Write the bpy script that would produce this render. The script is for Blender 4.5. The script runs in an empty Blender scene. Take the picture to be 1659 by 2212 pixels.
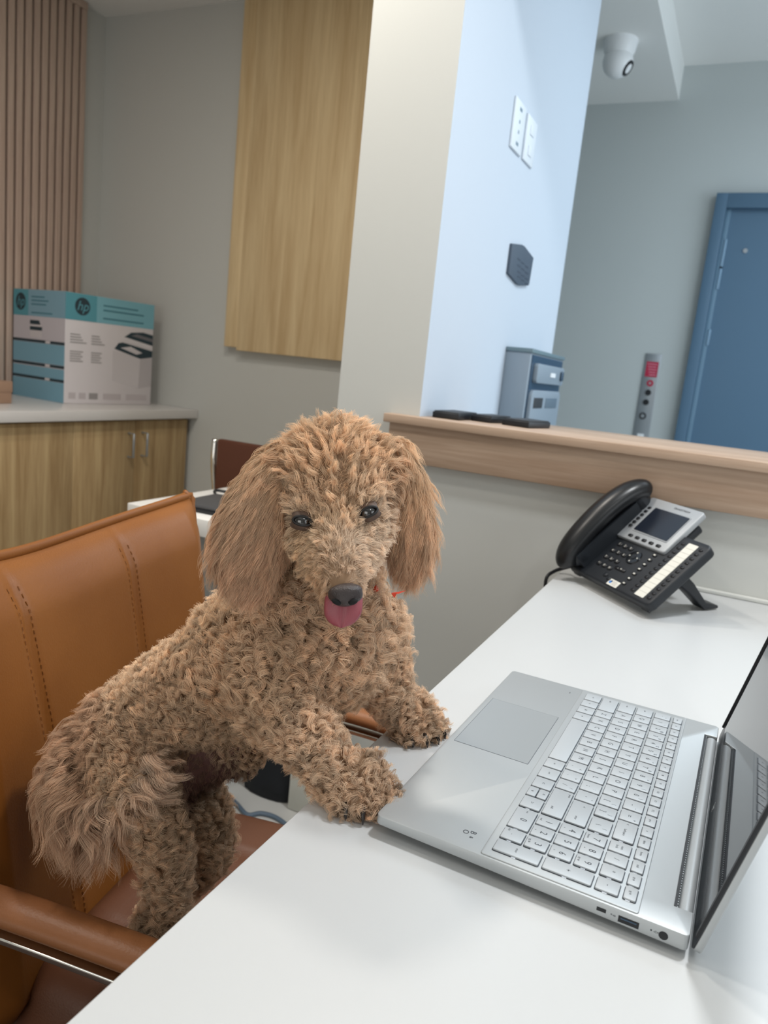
import bpy, bmesh, math, random
import numpy as np
from mathutils import Vector, Matrix, Euler, kdtree

random.seed(7); RNG = np.random.default_rng(11)
S = bpy.context.scene
COL = S.collection
PI = math.pi

# ------------------------------------------------------------------ camera
FPX = 1618.24
CAM = np.array([0.0, 0.0, 1.105])
CR = np.array([0.8981354, 0.4278457, 0.1014928])
CU = np.array([-0.1709654, 0.1271190, 0.9770423])
CF = np.array([-0.4051217, 0.8948681, -0.1873169])
cam = bpy.data.cameras.new('camera'); camo = bpy.data.objects.new('camera', cam); COL.objects.link(camo)
camo.matrix_world = Matrix((( CR[0], CU[0], -CF[0], CAM[0]), (CR[1], CU[1], -CF[1], CAM[1]), (CR[2], CU[2], -CF[2], CAM[2]), (0, 0, 0, 1)))
cam.sensor_fit = 'HORIZONTAL'; cam.sensor_width = 36; cam.lens = FPX / 1659 * 36
cam.clip_start = 0.02; cam.clip_end = 60
cam.dof.use_dof = True; cam.dof.focus_distance = 0.66; cam.dof.aperture_fstop = 12.5
S.camera = camo
S.view_settings.view_transform = 'Standard'; S.view_settings.look = 'None'
S.view_settings.gamma = 1; S.view_settings.use_curve_mapping = False
S.view_settings.exposure = 0.18

# ------------------------------------------------------------------ world and lamps
w = bpy.data.worlds.new('world'); S.world = w; w.use_nodes = True
w.node_tree.nodes['Background'].inputs[0].default_value = (0.80, 0.88, 1.0, 1)
w.node_tree.nodes['Background'].inputs[1].default_value = 0.5

def area(name, loc, size, power, color, rot=(0, 0, 0), shape='DISK', sy=None, spread=180):
    l = bpy.data.lights.new(name, 'AREA'); l.shape = shape; l.size = size
    if sy: l.size_y = sy
    l.energy = power; l.color = color; l.spread = math.radians(spread)
    o = bpy.data.objects.new(name, l); o.location = loc; o.rotation_euler = rot; COL.objects.link(o)
    return o
WARM = (1.0, 0.93, 0.84); NEUT = (1.0, 0.985, 0.96); COOL = (0.78, 0.90, 1.0)
LAMPS = [((0.25, 1.02, 2.425), 16, (0.97, 0.99, 1.0)), ((-1.34, 0.62, 2.425), 8, WARM), ((-1.0, 1.25, 2.425), 9, WARM), ((0.9, -0.3, 2.425), 4, NEUT), ((-1.3, -0.6, 2.425), 2, WARM)]
for (p, e, c) in LAMPS:
    area('downlight_lamp', p, 0.18, e, c)
area('rear_fill_lamp', (-0.5, -1.75, 1.15), 1.5, 9, (1.0, 0.98, 0.94), (math.radians(90), 0, 0), 'RECTANGLE', 1.0)  # unseen soft fill behind the camera, added to brighten the walls; no window there
area('side_fill_lamp', (2.15, 0.1, 1.5), 1.2, 9, (0.90, 0.95, 1.0), (0, math.radians(90), 0), 'RECTANGLE', 1.6)  # cool fill added at the right for the dog's face, not a window
area('lobby_lamp', (0.75, 2.6, 2.55), 0.9, 20, COOL, (0, 0, 0), 'RECTANGLE', 0.9)
area('lobby_window_lamp', (1.95, 2.9, 1.5), 1.6, 27, COOL, (0, math.radians(90), 0), 'RECTANGLE', 1.8)

# ------------------------------------------------------------------ helpers
def tag(o, label=None, cat=None, group=None, kind=None):
    if label: o['label'] = label
    if cat: o['category'] = cat
    if group: o['group'] = group
    if kind: o['kind'] = kind
    return o
def at(px, py, t):
    """point t metres in front of the lens on the line of sight of a photograph pixel"""
    d = CF + (px - 829.5) / FPX * CR - (py - 1106.0) / FPX * CU
    return Vector(CAM + d * t)
def onz(px, py, z):
    d = CF + (px - 829.5) / FPX * CR - (py - 1106.0) / FPX * CU
    return Vector(CAM + d * ((z - CAM[2]) / d[2]))
def lk(name, me, mat=None, parent=None, smooth=False):
    o = bpy.data.objects.new(name, me); COL.objects.link(o)
    if mat is not None:
        for m in (mat if isinstance(mat, (list, tuple)) else [mat]): me.materials.append(m)
    if parent is not None: o.parent = parent
    if smooth:
        for p in me.polygons: p.use_smooth = True
    return o
def ob(name, bm, mat=None, parent=None, smooth=False, bevel=0, seg=2, ang=40):
    bmesh.ops.recalc_face_normals(bm, faces=bm.faces)
    if bevel:
        es = [e for e in bm.edges if len(e.link_faces) == 2 and e.calc_face_angle(0) > math.radians(ang)]
        bmesh.ops.bevel(bm, geom=es, offset=bevel, segments=seg, profile=.5, affect='EDGES', clamp_overlap=True)
    me = bpy.data.meshes.new(name); bm.to_mesh(me); bm.free()
    o = lk(name, me, mat, parent, smooth or bool(bevel))
    if bevel or smooth == 'auto':
        try: me.shade_auto(angle=math.radians(50)) if hasattr(me, 'shade_auto') else None
        except Exception: pass
        me.set_sharp_from_angle(angle=math.radians(50))
    return o
def box(bm, x0, x1, y0, y1, z0, z1):
    vs = [bm.verts.new((x, y, z)) for z in (z0, z1) for y in (y0, y1) for x in (x0, x1)]
    for f in ((0, 1, 3, 2), (4, 6, 7, 5), (0, 4, 5, 1), (2, 3, 7, 6), (0, 2, 6, 4), (1, 5, 7, 3)):
        bm.faces.new([vs[i] for i in f])
    return vs
def boxo(name, x0, x1, y0, y1, z0, z1, mat, parent=None, bevel=0, seg=2):
    bm = bmesh.new(); box(bm, x0, x1, y0, y1, z0, z1); return ob(name, bm, mat, parent, bevel=bevel, seg=seg)
def prism(bm, pts, z0, z1, f=None):
    """outline extruded along z; f maps (x,y,z)->xyz"""
    f = f or (lambda x, y, z: (x, y, z))
    a = [bm.verts.new(f(x, y, z0)) for x, y in pts]; b = [bm.verts.new(f(x, y, z1)) for x, y in pts]
    bm.faces.new(a[::-1]); bm.faces.new(b)
    n = len(pts)
    for i in range(n): bm.faces.new((a[i], a[(i + 1) % n], b[(i + 1) % n], b[i]))
def rrect(x0, x1, y0, y1, r, n=5):
    out = []
    for cx, cy, a0 in ((x1 - r, y0 + r, -90), (x1 - r, y1 - r, 0), (x0 + r, y1 - r, 90), (x0 + r, y0 + r, 180)):
        for k in range(n + 1):
            a = math.radians(a0 + 90 * k / n); out.append((cx + r * math.cos(a), cy + r * math.sin(a)))
    return out
def tube(bm, pts, rad, n=8, cap=True, flat=None):
    """swept ring along points; rad a number or list; flat=(axis vector, factor) squashes the ring"""
    P = [Vector(p) for p in pts]; m = len(P)
    R = rad if isinstance(rad, (list, tuple)) else [rad] * m
    prev = None; rings = []
    for i in range(m):
        t = (P[min(i + 1, m - 1)] - P[max(i - 1, 0)]).normalized()
        if prev is None:
            a = Vector((0, 0, 1)) if abs(t.z) < .9 else Vector((1, 0, 0)); e1 = t.cross(a).normalized()
        else: e1 = (prev - t * prev.dot(t)).normalized()
        prev = e1; e2 = t.cross(e1)
        ring = []
        for k in range(n):
            an = 2 * PI * k / n; d = e1 * math.cos(an) * R[i] + e2 * math.sin(an) * R[i]
            if flat: ax = Vector(flat[0]).normalized(); d = d - ax * d.dot(ax) * (1 - flat[1])
            ring.append(bm.verts.new(P[i] + d))
        rings.append(ring)
    for i in range(m - 1):
        for k in range(n): bm.faces.new((rings[i][k], rings[i][(k + 1) % n], rings[i + 1][(k + 1) % n], rings[i + 1][k]))
    if cap: bm.faces.new(rings[0][::-1]); bm.faces.new(rings[-1])
    return rings
def empty(name, loc=(0, 0, 0), rz=0, parent=None, mat=None):
    o = bpy.data.objects.new(name, None); COL.objects.link(o); o.empty_display_size = .05
    if mat is not None: o.matrix_world = mat
    else: o.location = loc; o.rotation_euler = (0, 0, rz)
    if parent: o.parent = parent
    return o
def smoothpts(pts, n=6):
    """Catmull-Rom through 3D points"""
    P = [Vector(p) for p in pts]; P = [P[0] * 2 - P[1]] + P + [P[-1] * 2 - P[-2]]; out = []
    for i in range(1, len(P) - 2):
        for k in range(n):
            t = k / n; a, b, c, d = P[i - 1], P[i], P[i + 1], P[i + 2]
            out.append(.5 * ((2 * b) + (c - a) * t + (2 * a - 5 * b + 4 * c - d) * t * t + (3 * b - a - 3 * c + d) * t ** 3))
    out.append(P[-2]); return out
TEXTS = []
def text(name, s, size, mat, parent, M, ext=0.00005, align='CENTER', sx=1.0, shear=0):
    """lettering as a thin flat mesh; M places it (x right, y up, z out)"""
    c = bpy.data.curves.new(name, 'FONT'); c.body = s; c.size = size; c.extrude = ext
    c.align_x = align; c.align_y = 'CENTER'; c.resolution_u = 2; c.shear = shear
    o = bpy.data.objects.new(name, c); COL.objects.link(o)
    TEXTS.append((o, name, mat, parent, M, sx)); return o
def flush_texts():
    dg = bpy.context.evaluated_depsgraph_get()
    for o, name, mat, parent, M, sx in TEXTS:
        me = bpy.data.meshes.new_from_object(o.evaluated_get(dg)); me.transform(M @ Matrix.Diagonal((sx, 1, 1, 1)))
        me.materials.clear(); c = o.data; bpy.data.objects.remove(o); bpy.data.curves.remove(c)
        n = lk(name, me, mat, parent)
    TEXTS.clear()

# ------------------------------------------------------------------ materials
def mat(name, col, rough=.5, metal=0, spec=.5, noise=0, nscale=20, stretch=(1, 1, 1), bump=0, bscale=200, emit=None, es=1, coat=0, subs=0, col2=None, coord='Object'):
    m = bpy.data.materials.new(name); m.use_nodes = True; nt = m.node_tree; b = nt.nodes['Principled BSDF']
    b.inputs['Base Color'].default_value = (*col, 1); b.inputs['Roughness'].default_value = rough
    b.inputs['Metallic'].default_value = metal; b.inputs['Specular IOR Level'].default_value = spec
    b.inputs['Coat Weight'].default_value = coat
    if subs: b.inputs['Subsurface Weight'].default_value = subs; b.inputs['Subsurface Radius'].default_value = (.01, .004, .003)
    if emit: b.inputs['Emission Color'].default_value = (*emit, 1); b.inputs['Emission Strength'].default_value = es
    if noise or bump or col2:
        tc = nt.nodes.new('ShaderNodeTexCoord'); mp = nt.nodes.new('ShaderNodeMapping'); mp.inputs['Scale'].default_value = stretch
        nt.links.new(tc.outputs[coord], mp.inputs['Vector'])
    if noise or col2:
        n = nt.nodes.new('ShaderNodeTexNoise'); n.inputs['Scale'].default_value = nscale; n.inputs['Detail'].default_value = 6
        nt.links.new(mp.outputs[0], n.inputs['Vector'])
        r = nt.nodes.new('ShaderNodeValToRGB'); e = r.color_ramp.elements
        c2 = col2 or tuple(min(1, c * (1 + noise)) for c in col); c1 = col if col2 else tuple(c * (1 - noise) for c in col)
        e[0].position = .3; e[1].position = .7; e[0].color = (*c1, 1); e[1].color = (*c2, 1)
        nt.links.new(n.outputs[0], r.inputs[0]); nt.links.new(r.outputs[0], b.inputs['Base Color'])
    if bump:
        n2 = nt.nodes.new('ShaderNodeTexNoise'); n2.inputs['Scale'].default_value = bscale; n2.inputs['Detail'].default_value = 3
        nt.links.new(mp.outputs[0], n2.inputs['Vector'])
        bp = nt.nodes.new('ShaderNodeBump'); bp.inputs['Strength'].default_value = bump; bp.inputs['Distance'].default_value = .002
        nt.links.new(n2.outputs[0], bp.inputs['Height']); nt.links.new(bp.outputs[0], b.inputs['Normal'])
    return m
def wood(name, c1, c2, stretch, scale=6, rough=.5):
    m = bpy.data.materials.new(name); m.use_nodes = True; nt = m.node_tree; b = nt.nodes['Principled BSDF']
    b.inputs['Roughness'].default_value = rough; b.inputs['Specular IOR Level'].default_value = .3
    tc = nt.nodes.new('ShaderNodeTexCoord'); mp = nt.nodes.new('ShaderNodeMapping'); mp.inputs['Scale'].default_value = stretch
    nt.links.new(tc.outputs['Object'], mp.inputs['Vector'])
    n = nt.nodes.new('ShaderNodeTexNoise'); n.inputs['Scale'].default_value = scale; n.inputs['Detail'].default_value = 8; n.inputs['Distortion'].default_value = .6
    n3 = nt.nodes.new('ShaderNodeTexNoise'); n3.inputs['Scale'].default_value = scale * 7; n3.inputs['Detail'].default_value = 4
    nt.links.new(mp.outputs[0], n.inputs['Vector']); nt.links.new(mp.outputs[0], n3.inputs['Vector'])
    mx = nt.nodes.new('ShaderNodeMath'); mx.operation = 'MULTIPLY_ADD'; mx.inputs[1].default_value = .3
    nt.links.new(n3.outputs[0], mx.inputs[0]); nt.links.new(n.outputs[0], mx.inputs[2])
    r = nt.nodes.new('ShaderNodeValToRGB'); e = r.color_ramp.elements
    e[0].position = .48; e[1].position = .82; e[0].color = (*c1, 1); e[1].color = (*c2, 1)
    nt.links.new(mx.outputs[0], r.inputs[0]); nt.links.new(r.outputs[0], b.inputs['Base Color'])
    return m
def g(v): return ((v / 255) ** 2.2)
def rgb(r, gg, b): return (g(r), g(gg), g(b))

M_wall = mat('wall_paint', rgb(198, 199, 195), .85, spec=.2, bump=.05, bscale=300)
M_lobby = mat('lobby_paint', rgb(192, 198, 198), .85, spec=.2)
M_partition = mat('daylight_tinted_paint', rgb(192, 202, 214), .8, spec=.2)
M_ceil = mat('ceiling_paint', rgb(235, 236, 234), .9, spec=.1)
M_floor = mat('vinyl_floor', rgb(205, 204, 200), .35, spec=.4, noise=.05, nscale=3)
M_desk = mat('white_laminate', rgb(207, 209, 210), .32, spec=.45, bump=.02, bscale=500)
M_desk2 = mat('white_laminate_far', rgb(238, 236, 232), .4, spec=.4)
M_counter = mat('white_counter', rgb(225, 222, 220), .3, spec=.5)
M_oak = wood('oak_laminate', rgb(160, 132, 94), rgb(196, 170, 128), (9, 9, .5), 3)
M_oakp = wood('oak_panel', rgb(200, 172, 130), rgb(224, 200, 158), (9, 9, .5), 3)
M_ledge = wood('maple_ledge', rgb(160, 135, 115), rgb(188, 164, 144), (.5, 6, 12), 3, .45)
M_slat = wood('slat_wood', rgb(176, 152, 138), rgb(198, 177, 161), (14, 14, .6), 3)
M_slatgap = mat('slat_backing', rgb(96, 76, 66), .9)
M_doorblue = mat('blue_paint', rgb(84, 112, 136), .45, spec=.4)
M_black = mat('black_plastic', (.012, .013, .016), .42, spec=.4)
M_blackg = mat('black_gloss', (.006, .007, .009), .12, spec=.5)
M_dark = mat('dark_grey', (.03, .033, .038), .5)
M_chrome = mat('chrome', (.8, .78, .74), .12, metal=1)
M_steel = mat('brushed_steel', rgb(165, 170, 175), .38, metal=.7)
M_grey = mat('dispenser_grey', rgb(135, 148, 160), .5)
M_greyd = mat('dispenser_dark', rgb(58, 78, 98), .25)
M_white = mat('white_plastic', rgb(236, 238, 240), .4)
M_sign = mat('sign_grey', rgb(72, 84, 98), .6)
M_signt = mat('sign_text', rgb(60, 70, 84), .6)
M_red = mat('red_print', rgb(176, 40, 70), .5)
M_cyan = mat('cyan_print', rgb(122, 176, 190), .6)
M_cyand = mat('cyan_dark_print', rgb(88, 152, 166), .6)
M_boxw = mat('white_carton', rgb(214, 208, 210), .7)
M_boxside = mat('side_carton', rgb(196, 190, 196), .7)
M_ink = mat('dark_print', rgb(44, 60, 68), .7)
M_inkl = mat('light_print', rgb(150, 146, 146), .7)
M_inkc = mat('cyan_ink', rgb(70, 120, 134), .7)
M_card = mat('brown_cardboard', rgb(172, 140, 118), .8)
M_brownlea = mat('brown_leather', rgb(92, 58, 46), .5, spec=.3)
M_alu = mat('laptop_aluminium', rgb(184, 188, 190), .45, metal=.5, spec=.5, bump=.03, bscale=3000)
M_key = mat('key_grey', rgb(184, 189, 193), .48, metal=.25)
M_keydk = mat('gap_shade_and_mark', (.07, .08, .1), .6)
M_leg = mat('legend_grey', (.035, .04, .05), .6)
M_backl = mat('key_backlight', (.9, .95, 1), .5, emit=(.85, .9, 1), es=.5)
M_glass = mat('screen_glass', (.012, .014, .018), .035, spec=.75)
M_pad = mat('trackpad_grey', rgb(172, 176, 178), .38, metal=.4)
M_phsil = mat('phone_silver', rgb(166, 170, 174), .4, metal=.25)
M_phdk = mat('phone_black', (.014, .017, .022), .45, spec=.4)
M_lcd = mat('lcd', (.012, .016, .026), .2)
M_label = mat('label_white', rgb(226, 224, 214), .6)
M_blue = mat('blue_print', rgb(50, 120, 200), .6)
M_navy = mat('navy_print', rgb(30, 34, 60), .6)

def leather(name, c1, c2, rough=.42):
    m = mat(name, c1, rough, spec=.4, col2=c2, nscale=7, bump=.12, bscale=420)
    return m
M_lea = leather('tan_leather', rgb(130, 78, 34), rgb(142, 88, 41))
M_leaarm = leather('tan_leather_arm', rgb(140, 90, 56), rgb(150, 98, 62))
M_leaseat = leather('brown_leather_seat', rgb(94, 60, 42), rgb(104, 68, 50))
M_stitch = mat('stitch', rgb(150, 94, 46), .7)

# ------------------------------------------------------------------ the rooms
YA, YP, YC, XB, XP0, XP1, ZC = 1.531, 1.80, 2.60, -2.70, -0.838, -0.632, 2.436
def struct(name, x0, x1, y0, y1, z0, z1, m, bevel=0):
    return tag(boxo(name, x0, x1, y0, y1, z0, z1, m, bevel=bevel), kind='structure')
struct('floor', -2.8, 2.3, -1.9, 4.4, -.06, 0, M_floor)
struct('ceiling', -2.8, 2.3, -1.9, YA, ZC, ZC + .1, M_ceil)
struct('ceiling', -2.8, XP0, YA, YC, ZC, ZC + .1, M_ceil)
struct('wall_left', XB - .1, XB, -1.9, YC + .1, 0, ZC, M_wall)
struct('wall_back', XB, XP0, YC, YC + .08, 0, ZC, M_wall)
struct('wall_rear', XB, 2.2, -1.9, -1.8, 0, ZC, M_wall)
struct('wall_right', 2.2, 2.3, -1.9, 4.4, 0, 2.9, M_wall)
# partition that ends at the counter, its lobby side tinted bluer to put daylight into the paint
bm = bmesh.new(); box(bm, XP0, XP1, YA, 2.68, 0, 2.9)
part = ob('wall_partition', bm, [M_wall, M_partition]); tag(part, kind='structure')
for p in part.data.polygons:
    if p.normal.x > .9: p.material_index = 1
struct('wall_counter', XP1, 2.2, YA, YP, 0, .975, M_wall)
struct('wall_header', XP1, 2.2, YA, YP, 2.14, 2.9, M_wall)
# lobby
struct('wall_lobby', -2.6, 2.2, 4.3, 4.4, 0, 2.9, M_lobby)
struct('wall_lobby_left', -2.7, -2.6, YC + .08, 4.4, 0, 2.9, M_lobby)
struct('wall_lobby_front', -2.6, XP0, YC + .08, 2.70, 0, 2.9, M_lobby)
struct('ceiling_lobby', -.553, 2.2, YP, 4.3, 2.743, 2.83, M_ceil)
struct('ceiling_soffit', -2.6, -.553, 2.68, 4.3, 2.583, 2.83, M_ceil)
struct('ceiling_soffit', XP1, -.553, YP, 2.68, 2.583, 2.83, M_ceil)

# slatted feature wall, slats counted out from its right edge
root = tag(empty('slat_panel', (XB, 2.1, .86)), 'vertical wooden slat wall panel behind the printer carton', 'wall panel')
boxo('backing', .001, .012, -1.2, .375, 0, 1.555, M_slatgap, root)
boxo('top_rail', .001, .032, -1.2, .375, 1.545, 1.575, M_slat, root, .002)
sm = None
pitch = .0375
for k in range(30):
    y1 = .375 - k * pitch
    if sm is None:
        bm = bmesh.new(); box(bm, .012, .030, -.026, 0, 0, 1.545); s = ob('slat', bm, M_slat, root, bevel=.003, seg=2); sm = s.data
    else:
        s = bpy.data.objects.new('slat', sm); COL.objects.link(s); s.parent = root
    s.location = (0, y1, 0)

# oak panel on the back wall
root = tag(empty('veneer_board', (-1.95, YC, 1.116)), 'pale oak veneer board fixed high on the back wall', 'wall board')
boxo('panel_face', .06, .72, -.045, -.002, 0, 1.30, M_oakp, root, .0015)
boxo('edge_strip', -.005, .058, -.040, -.002, .012, 1.30, M_oakp, root, .0015)

# ledge of the pass-through counter
root = tag(empty('wood_ledge', (-.70, 1.497, .905)), 'long maple counter ledge with front board below it', 'counter')
boxo('ledge_top', -.003, 2.88, 0, .365, .086, .105, M_ledge, root, .0015)
boxo('front_board', .008, 2.88, .012, .033, .003, .086, M_ledge, root, .001)

# ------------------------------------------------------------------ things on the partition
def yplane(pts):  # outline given as (y,z) on the partition's lobby face
    return pts
root = tag(empty('outlet_plate', (XP1, 1.962, 1.735)), 'white wall plate with four dark slots, nearer of two above grey sign', 'outlet', 'white plates on the partition')
boxo('plate', 0, .006, -.047, .047, -.058, .058, mat('plate_white', rgb(216, 224, 232), .5), root, .002)
for z, d in ((.040, .010), (.012, .004), (-.012, .004), (-.040, .010)):
    boxo('slot', .0055, .0066, -d, d, z - .004, z + .004, mat('slot_grey', rgb(120, 140, 155), .6), root)
root = tag(empty('switch_plate', (XP1, 2.078, 1.735)), 'white blank-looking switch plate, farther of two above grey sign', 'switch', 'white plates on the partition')
boxo('plate', 0, .006, -.047, .047, -.056, .056, bpy.data.materials['plate_white'], root, .002)
for z in (.025, -.025): boxo('rocker', .0055, .0085, -.016, .016, z - .012, z + .012, bpy.data.materials['plate_white'], root, .001)
root = tag(empty('wall_sign', (XP1, 2.16, 1.42)), 'dark grey sign with clipped corners on the pale partition', 'sign')
def xw(x, y, z): return (z, x, y)
sg = [(-.130, .040), (-.065, .048), (-.03, .046), (.12, .02), (.125, -.028), (.085, -.052), (-.02, -.050), (-.130, -.040)]
# outline from the photograph's corners
sgp = []
for px, py in ((1101.2, 526), (1122, 528.5), (1128, 532), (1147, 557), (1137.6, 614), (1136, 616.6), (1119, 616.6), (1113, 614), (1092.9, 590.6)):
    d = CF + (px - 829.5) / FPX * CR - (py - 1106.0) / FPX * CU; P = CAM + d * (XP1 / d[0]); sgp.append((P[1] - 2.16, P[2] - 1.42))
bm = bmesh.new(); prism(bm, sgp, 0, .008, xw); ob('plaque', bm, M_sign, root, bevel=.001)
for k, z in enumerate((.018, .002, -.014, -.026)):
    for j in range(3): boxo('text_line', .008, .0085, -.07 + j * .042 + k * .008, -.07 + j * .042 + .032 + k * .008, z - .003 - j * .003, z + .002 - j * .003, M_signt, root)

root = tag(empty('dispenser', (XP1, 2.12, .80)), 'grey boxy dispenser with two openings mounted beyond the ledge', 'dispenser')
boxo('housing', 0, .074, 0, .415, 0, .392, M_grey, root, .003)
boxo('top_cap', -.0, .079, -.004, .42, .390, .402, mat('cap_grey', rgb(108, 128, 136), .4), root, .002)
boxo('window', .0735, .0765, .012, .405, .10, .385, M_greyd, root)
bm = bmesh.new(); prism(bm, rrect(.04, .385, .308, .364, .012), .076, .090, xw); ob('upper_drawer', bm, M_grey, root, bevel=.002)
boxo('button', .090, .092, .20, .26, .330, .343, M_white, root)
boxo('knob', .090, .098, .330, .355, .322, .352, M_greyd, root, .004)
bm = bmesh.new(); prism(bm, rrect(.02, .385, .05, .288, .025), .076, .088, xw); ob('lower_tray', bm, M_grey, root, bevel=.002)
boxo('tray_slot', .088, .0895, .045, .15, .236, .266, M_dark, root, .0005)
boxo('tray_slot', .088, .0895, .19, .34, .236, .266, mat('slot2', rgb(92, 108, 122), .6), root, .0005)

# ------------------------------------------------------------------ the lobby's far wall
root = tag(empty('door_1', (0, 4.3, 0)), kind='structure')
X0 = -.293; W = 1.0; ZT = 2.127
for nm, b in (('door_frame_side', (X0, X0 + .055, -.055, .0, 0, ZT)), ('door_frame_side', (X0 + W, X0 + W + .055, -.055, .0, 0, ZT)), ('door_frame_head', (X0 + .055, X0 + W, -.055, .0, ZT - .07, ZT))):
    boxo(nm, b[0], b[1], b[2], b[3] - .001, b[4], b[5], M_doorblue, root, .002)
boxo('door_leaf', X0 + .055, X0 + W, -.012, -.002, 0.005, ZT - .07, M_doorblue, root)
boxo('door_stop', X0 + .056, X0 + .078, -.022, -.012, 0.005, ZT - .07, mat('blue_light', rgb(104, 134, 156), .45), root, .001)
bm = bmesh.new(); tube(bm, [(-.118, -.011, 1.862), (-.118, -.017, 1.862)], .011, 12); ob('door_viewer', bm, M_steel, root)
for z, h in ((1.86, .09), (1.74, .07), (1.44, .05)):
    boxo('hinge', X0 + .072, X0 + .084, -.026, -.018, z - h, z + h * .6, mat('hinge_blue', rgb(130, 160, 185), .35, metal=.3), root, .001)

root = tag(empty('elevator_panel', (-.468, 4.3, 1.0)), 'narrow steel call panel with red notice and round buttons beside the blue door', 'panel')
boxo('plate', -.041, .041, -.008, -.0, -.15, .327, M_steel, root, .002)
boxo('notice', -.030, .032, -.0095, -.008, .205, .285, M_red, root)
for k in range(5): boxo('notice_line', -.024 + .004 * k, .026 - .003 * (k % 2), -.0100, -.0095, .270 - k * .014, .274 - k * .014, mat('pink_print', rgb(214, 140, 158), .6), root)
def disc(name, x, z, rr, m, d=.004, y=-.008):
    bm = bmesh.new(); tube(bm, [(x, y + .001, z), (x, y - d, z)], [rr, rr * .93], 20); return ob(name, bm, m, root)
disc('red_switch', .004, .172, .018, M_red); disc('red_switch_centre', .004, .172, .007, M_steel, .006)
disc('button', .002, .122, .016, M_black, .006); disc('button', -.001, .070, .016, M_black, .006)
disc('key_switch', -.006, -.004, .019, M_dark, .005); disc('key_switch_centre', -.006, -.004, .010, M_steel, .007)
boxo('seal', -.018, .016, -.0095, -.008, -.125, -.100, M_white, root, .0003)

root = tag(empty('dome_camera', (-.735, 3.57, 2.583)), 'white dome security camera on the lobby ceiling', 'camera')
bm = bmesh.new(); tube(bm, [(0, 0, 0), (0, 0, -.012), (0, 0, -.045), (0, 0, -.060)], [.074, .072, .066, .058], 28); ob('camera_base', bm, M_white, root, smooth='auto')
bm = bmesh.new(); bmesh.ops.create_uvsphere(bm, u_segments=28, v_segments=16, radius=.064)
bmesh.ops.transform(bm, matrix=Matrix.Translation((0, 0, -.085)), verts=bm.verts); ob('camera_ball', bm, M_white, root, smooth=True)
dv = Vector((.84, -.10, -.52)).normalized(); c0 = Vector((0, 0, -.085))
bm = bmesh.new(); tube(bm, [c0 + dv * .040, c0 + dv * .0605], [.040, .030], 24); ob('lens', bm, M_black, root, smooth='auto')

# ------------------------------------------------------------------ black coasters on the ledge
def ledge_box(px0, py0, px1, py1, px2, py2, label):
    a = onz(px0, py0, 1.0105); b = onz(px1, py1, 1.0105); c = onz(px2, py2, 1.0105)
    u = (c - b); v = (a - b); n = Vector((-u.y, u.x, 0)); n = n if n.dot(v) > 0 else -n
    n = n.normalized() * max(.05, min(.085, abs(v.dot(n.normalized()))))
    root = tag(empty('flat_case', tuple(b)), label, 'case', 'flat black cases on the ledge')
    bm = bmesh.new(); prism(bm, [(0, 0), (u.x, u.y), (u.x + n.x, u.y + n.y), (n.x, n.y)], 0, .013); ob('case_body', bm, M_black, root, bevel=.0015)
    k = .93; c0 = (u + n) * .5
    bm = bmesh.new(); prism(bm, [(c0.x + (q[0] - c0.x) * k, c0.y + (q[1] - c0.y) * k) for q in [(0, 0), (u.x, u.y), (u.x + n.x, u.y + n.y), (n.x, n.y)]], .013, .0155); ob('case_lid', bm, M_dark, root, bevel=.0008)
ledge_box(952, 900, 990, 908, 1032, 906, 'flat black case on the ledge, nearest the wall end')
ledge_box(1036, 908, 1060, 914, 1104, 914, 'flat black case on the ledge, middle of the three')
ledge_box(1113, 917, 1141, 925, 1188, 925, 'flat black case on the ledge, in front of the dispenser')

# ------------------------------------------------------------------ side counter with the carton
root = tag(empty('base_cabinet', (-2.70, 0, 0)), 'pale oak base cabinet with paired bar handles', 'cabinet')
XF = .570
boxo('carcass', .001, XF - .022, -1.0, 2.575, .08, .812, M_oak, root)
boxo('plinth', .001, XF - .07, -1.0, 2.57, 0.001, .08, M_slatgap, root)
yd = [2.572, 2.264, 1.956, 1.50, 1.04, .58]
for i in range(5):
    d = boxo('cabinet_door', XF - .020, XF, yd[i + 1] + .0015, yd[i] - .0015, .085, .805, M_oak, root, .001)
    if i < 4:
        hy = yd[i + 1] + .037 if i % 2 == 0 else yd[i] - .037
        bm = bmesh.new(); tube(bm, [(XF, hy, .757), (XF + .028, hy, .757), (XF + .028, hy, .665), (XF, hy, .665)], .0045, 8)
        ob('handle', bm, M_steel, d, smooth='auto')
boxo('filler', .001, XF - .035, 2.576, 2.599, .001, .812, M_slatgap, root)
root = tag(boxo('worktop', -2.699, -2.098, -1.0, 2.598, .813, .850, M_counter, bevel=.002), 'white worktop on the oak base cabinet', 'worktop')

# printer carton: front face towards +x, turned a little
A = Vector((-2.328, 2.088, .8505)); B = Vector((-2.274, 2.497, .8505))
ex = (B - A); Wd = ex.length; ex.normalize(); ey = Vector((-ex.y, ex.x, 0))  # ey points to -x (depth)
Mx = Matrix(((ex.x, ey.x, 0, A.x), (ex.y, ey.y, 0, A.y), (0, 0, 1, A.z), (0, 0, 0, 1)))
root = tag(empty('printer_carton', mat=Mx), 'white and turquoise printer carton on the worktop', 'box')
HB = .415; DB = .334
boxo('carton', 0, Wd, 0, DB, 0, HB, [M_boxw], root, .0015)
def fr(name, x0, x1, z0, z1, m, d=.0004): return boxo(name, x0, x1, -d - .0002, -.0001, z0, z1, m, root)
def sd(name, y0, y1, z0, z1, m, d=.0004): return boxo(name, -d - .0002, -.0001, y0, y1, z0, z1, m, root)
fr('top_band', .0, Wd, .315, .4145, M_cyan); fr('logo_tile', .0, .135, .315, .4145, M_cyand, .0006)
sd('side_face', 0.0, DB, 0, .414, M_boxside, .0002)
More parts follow.
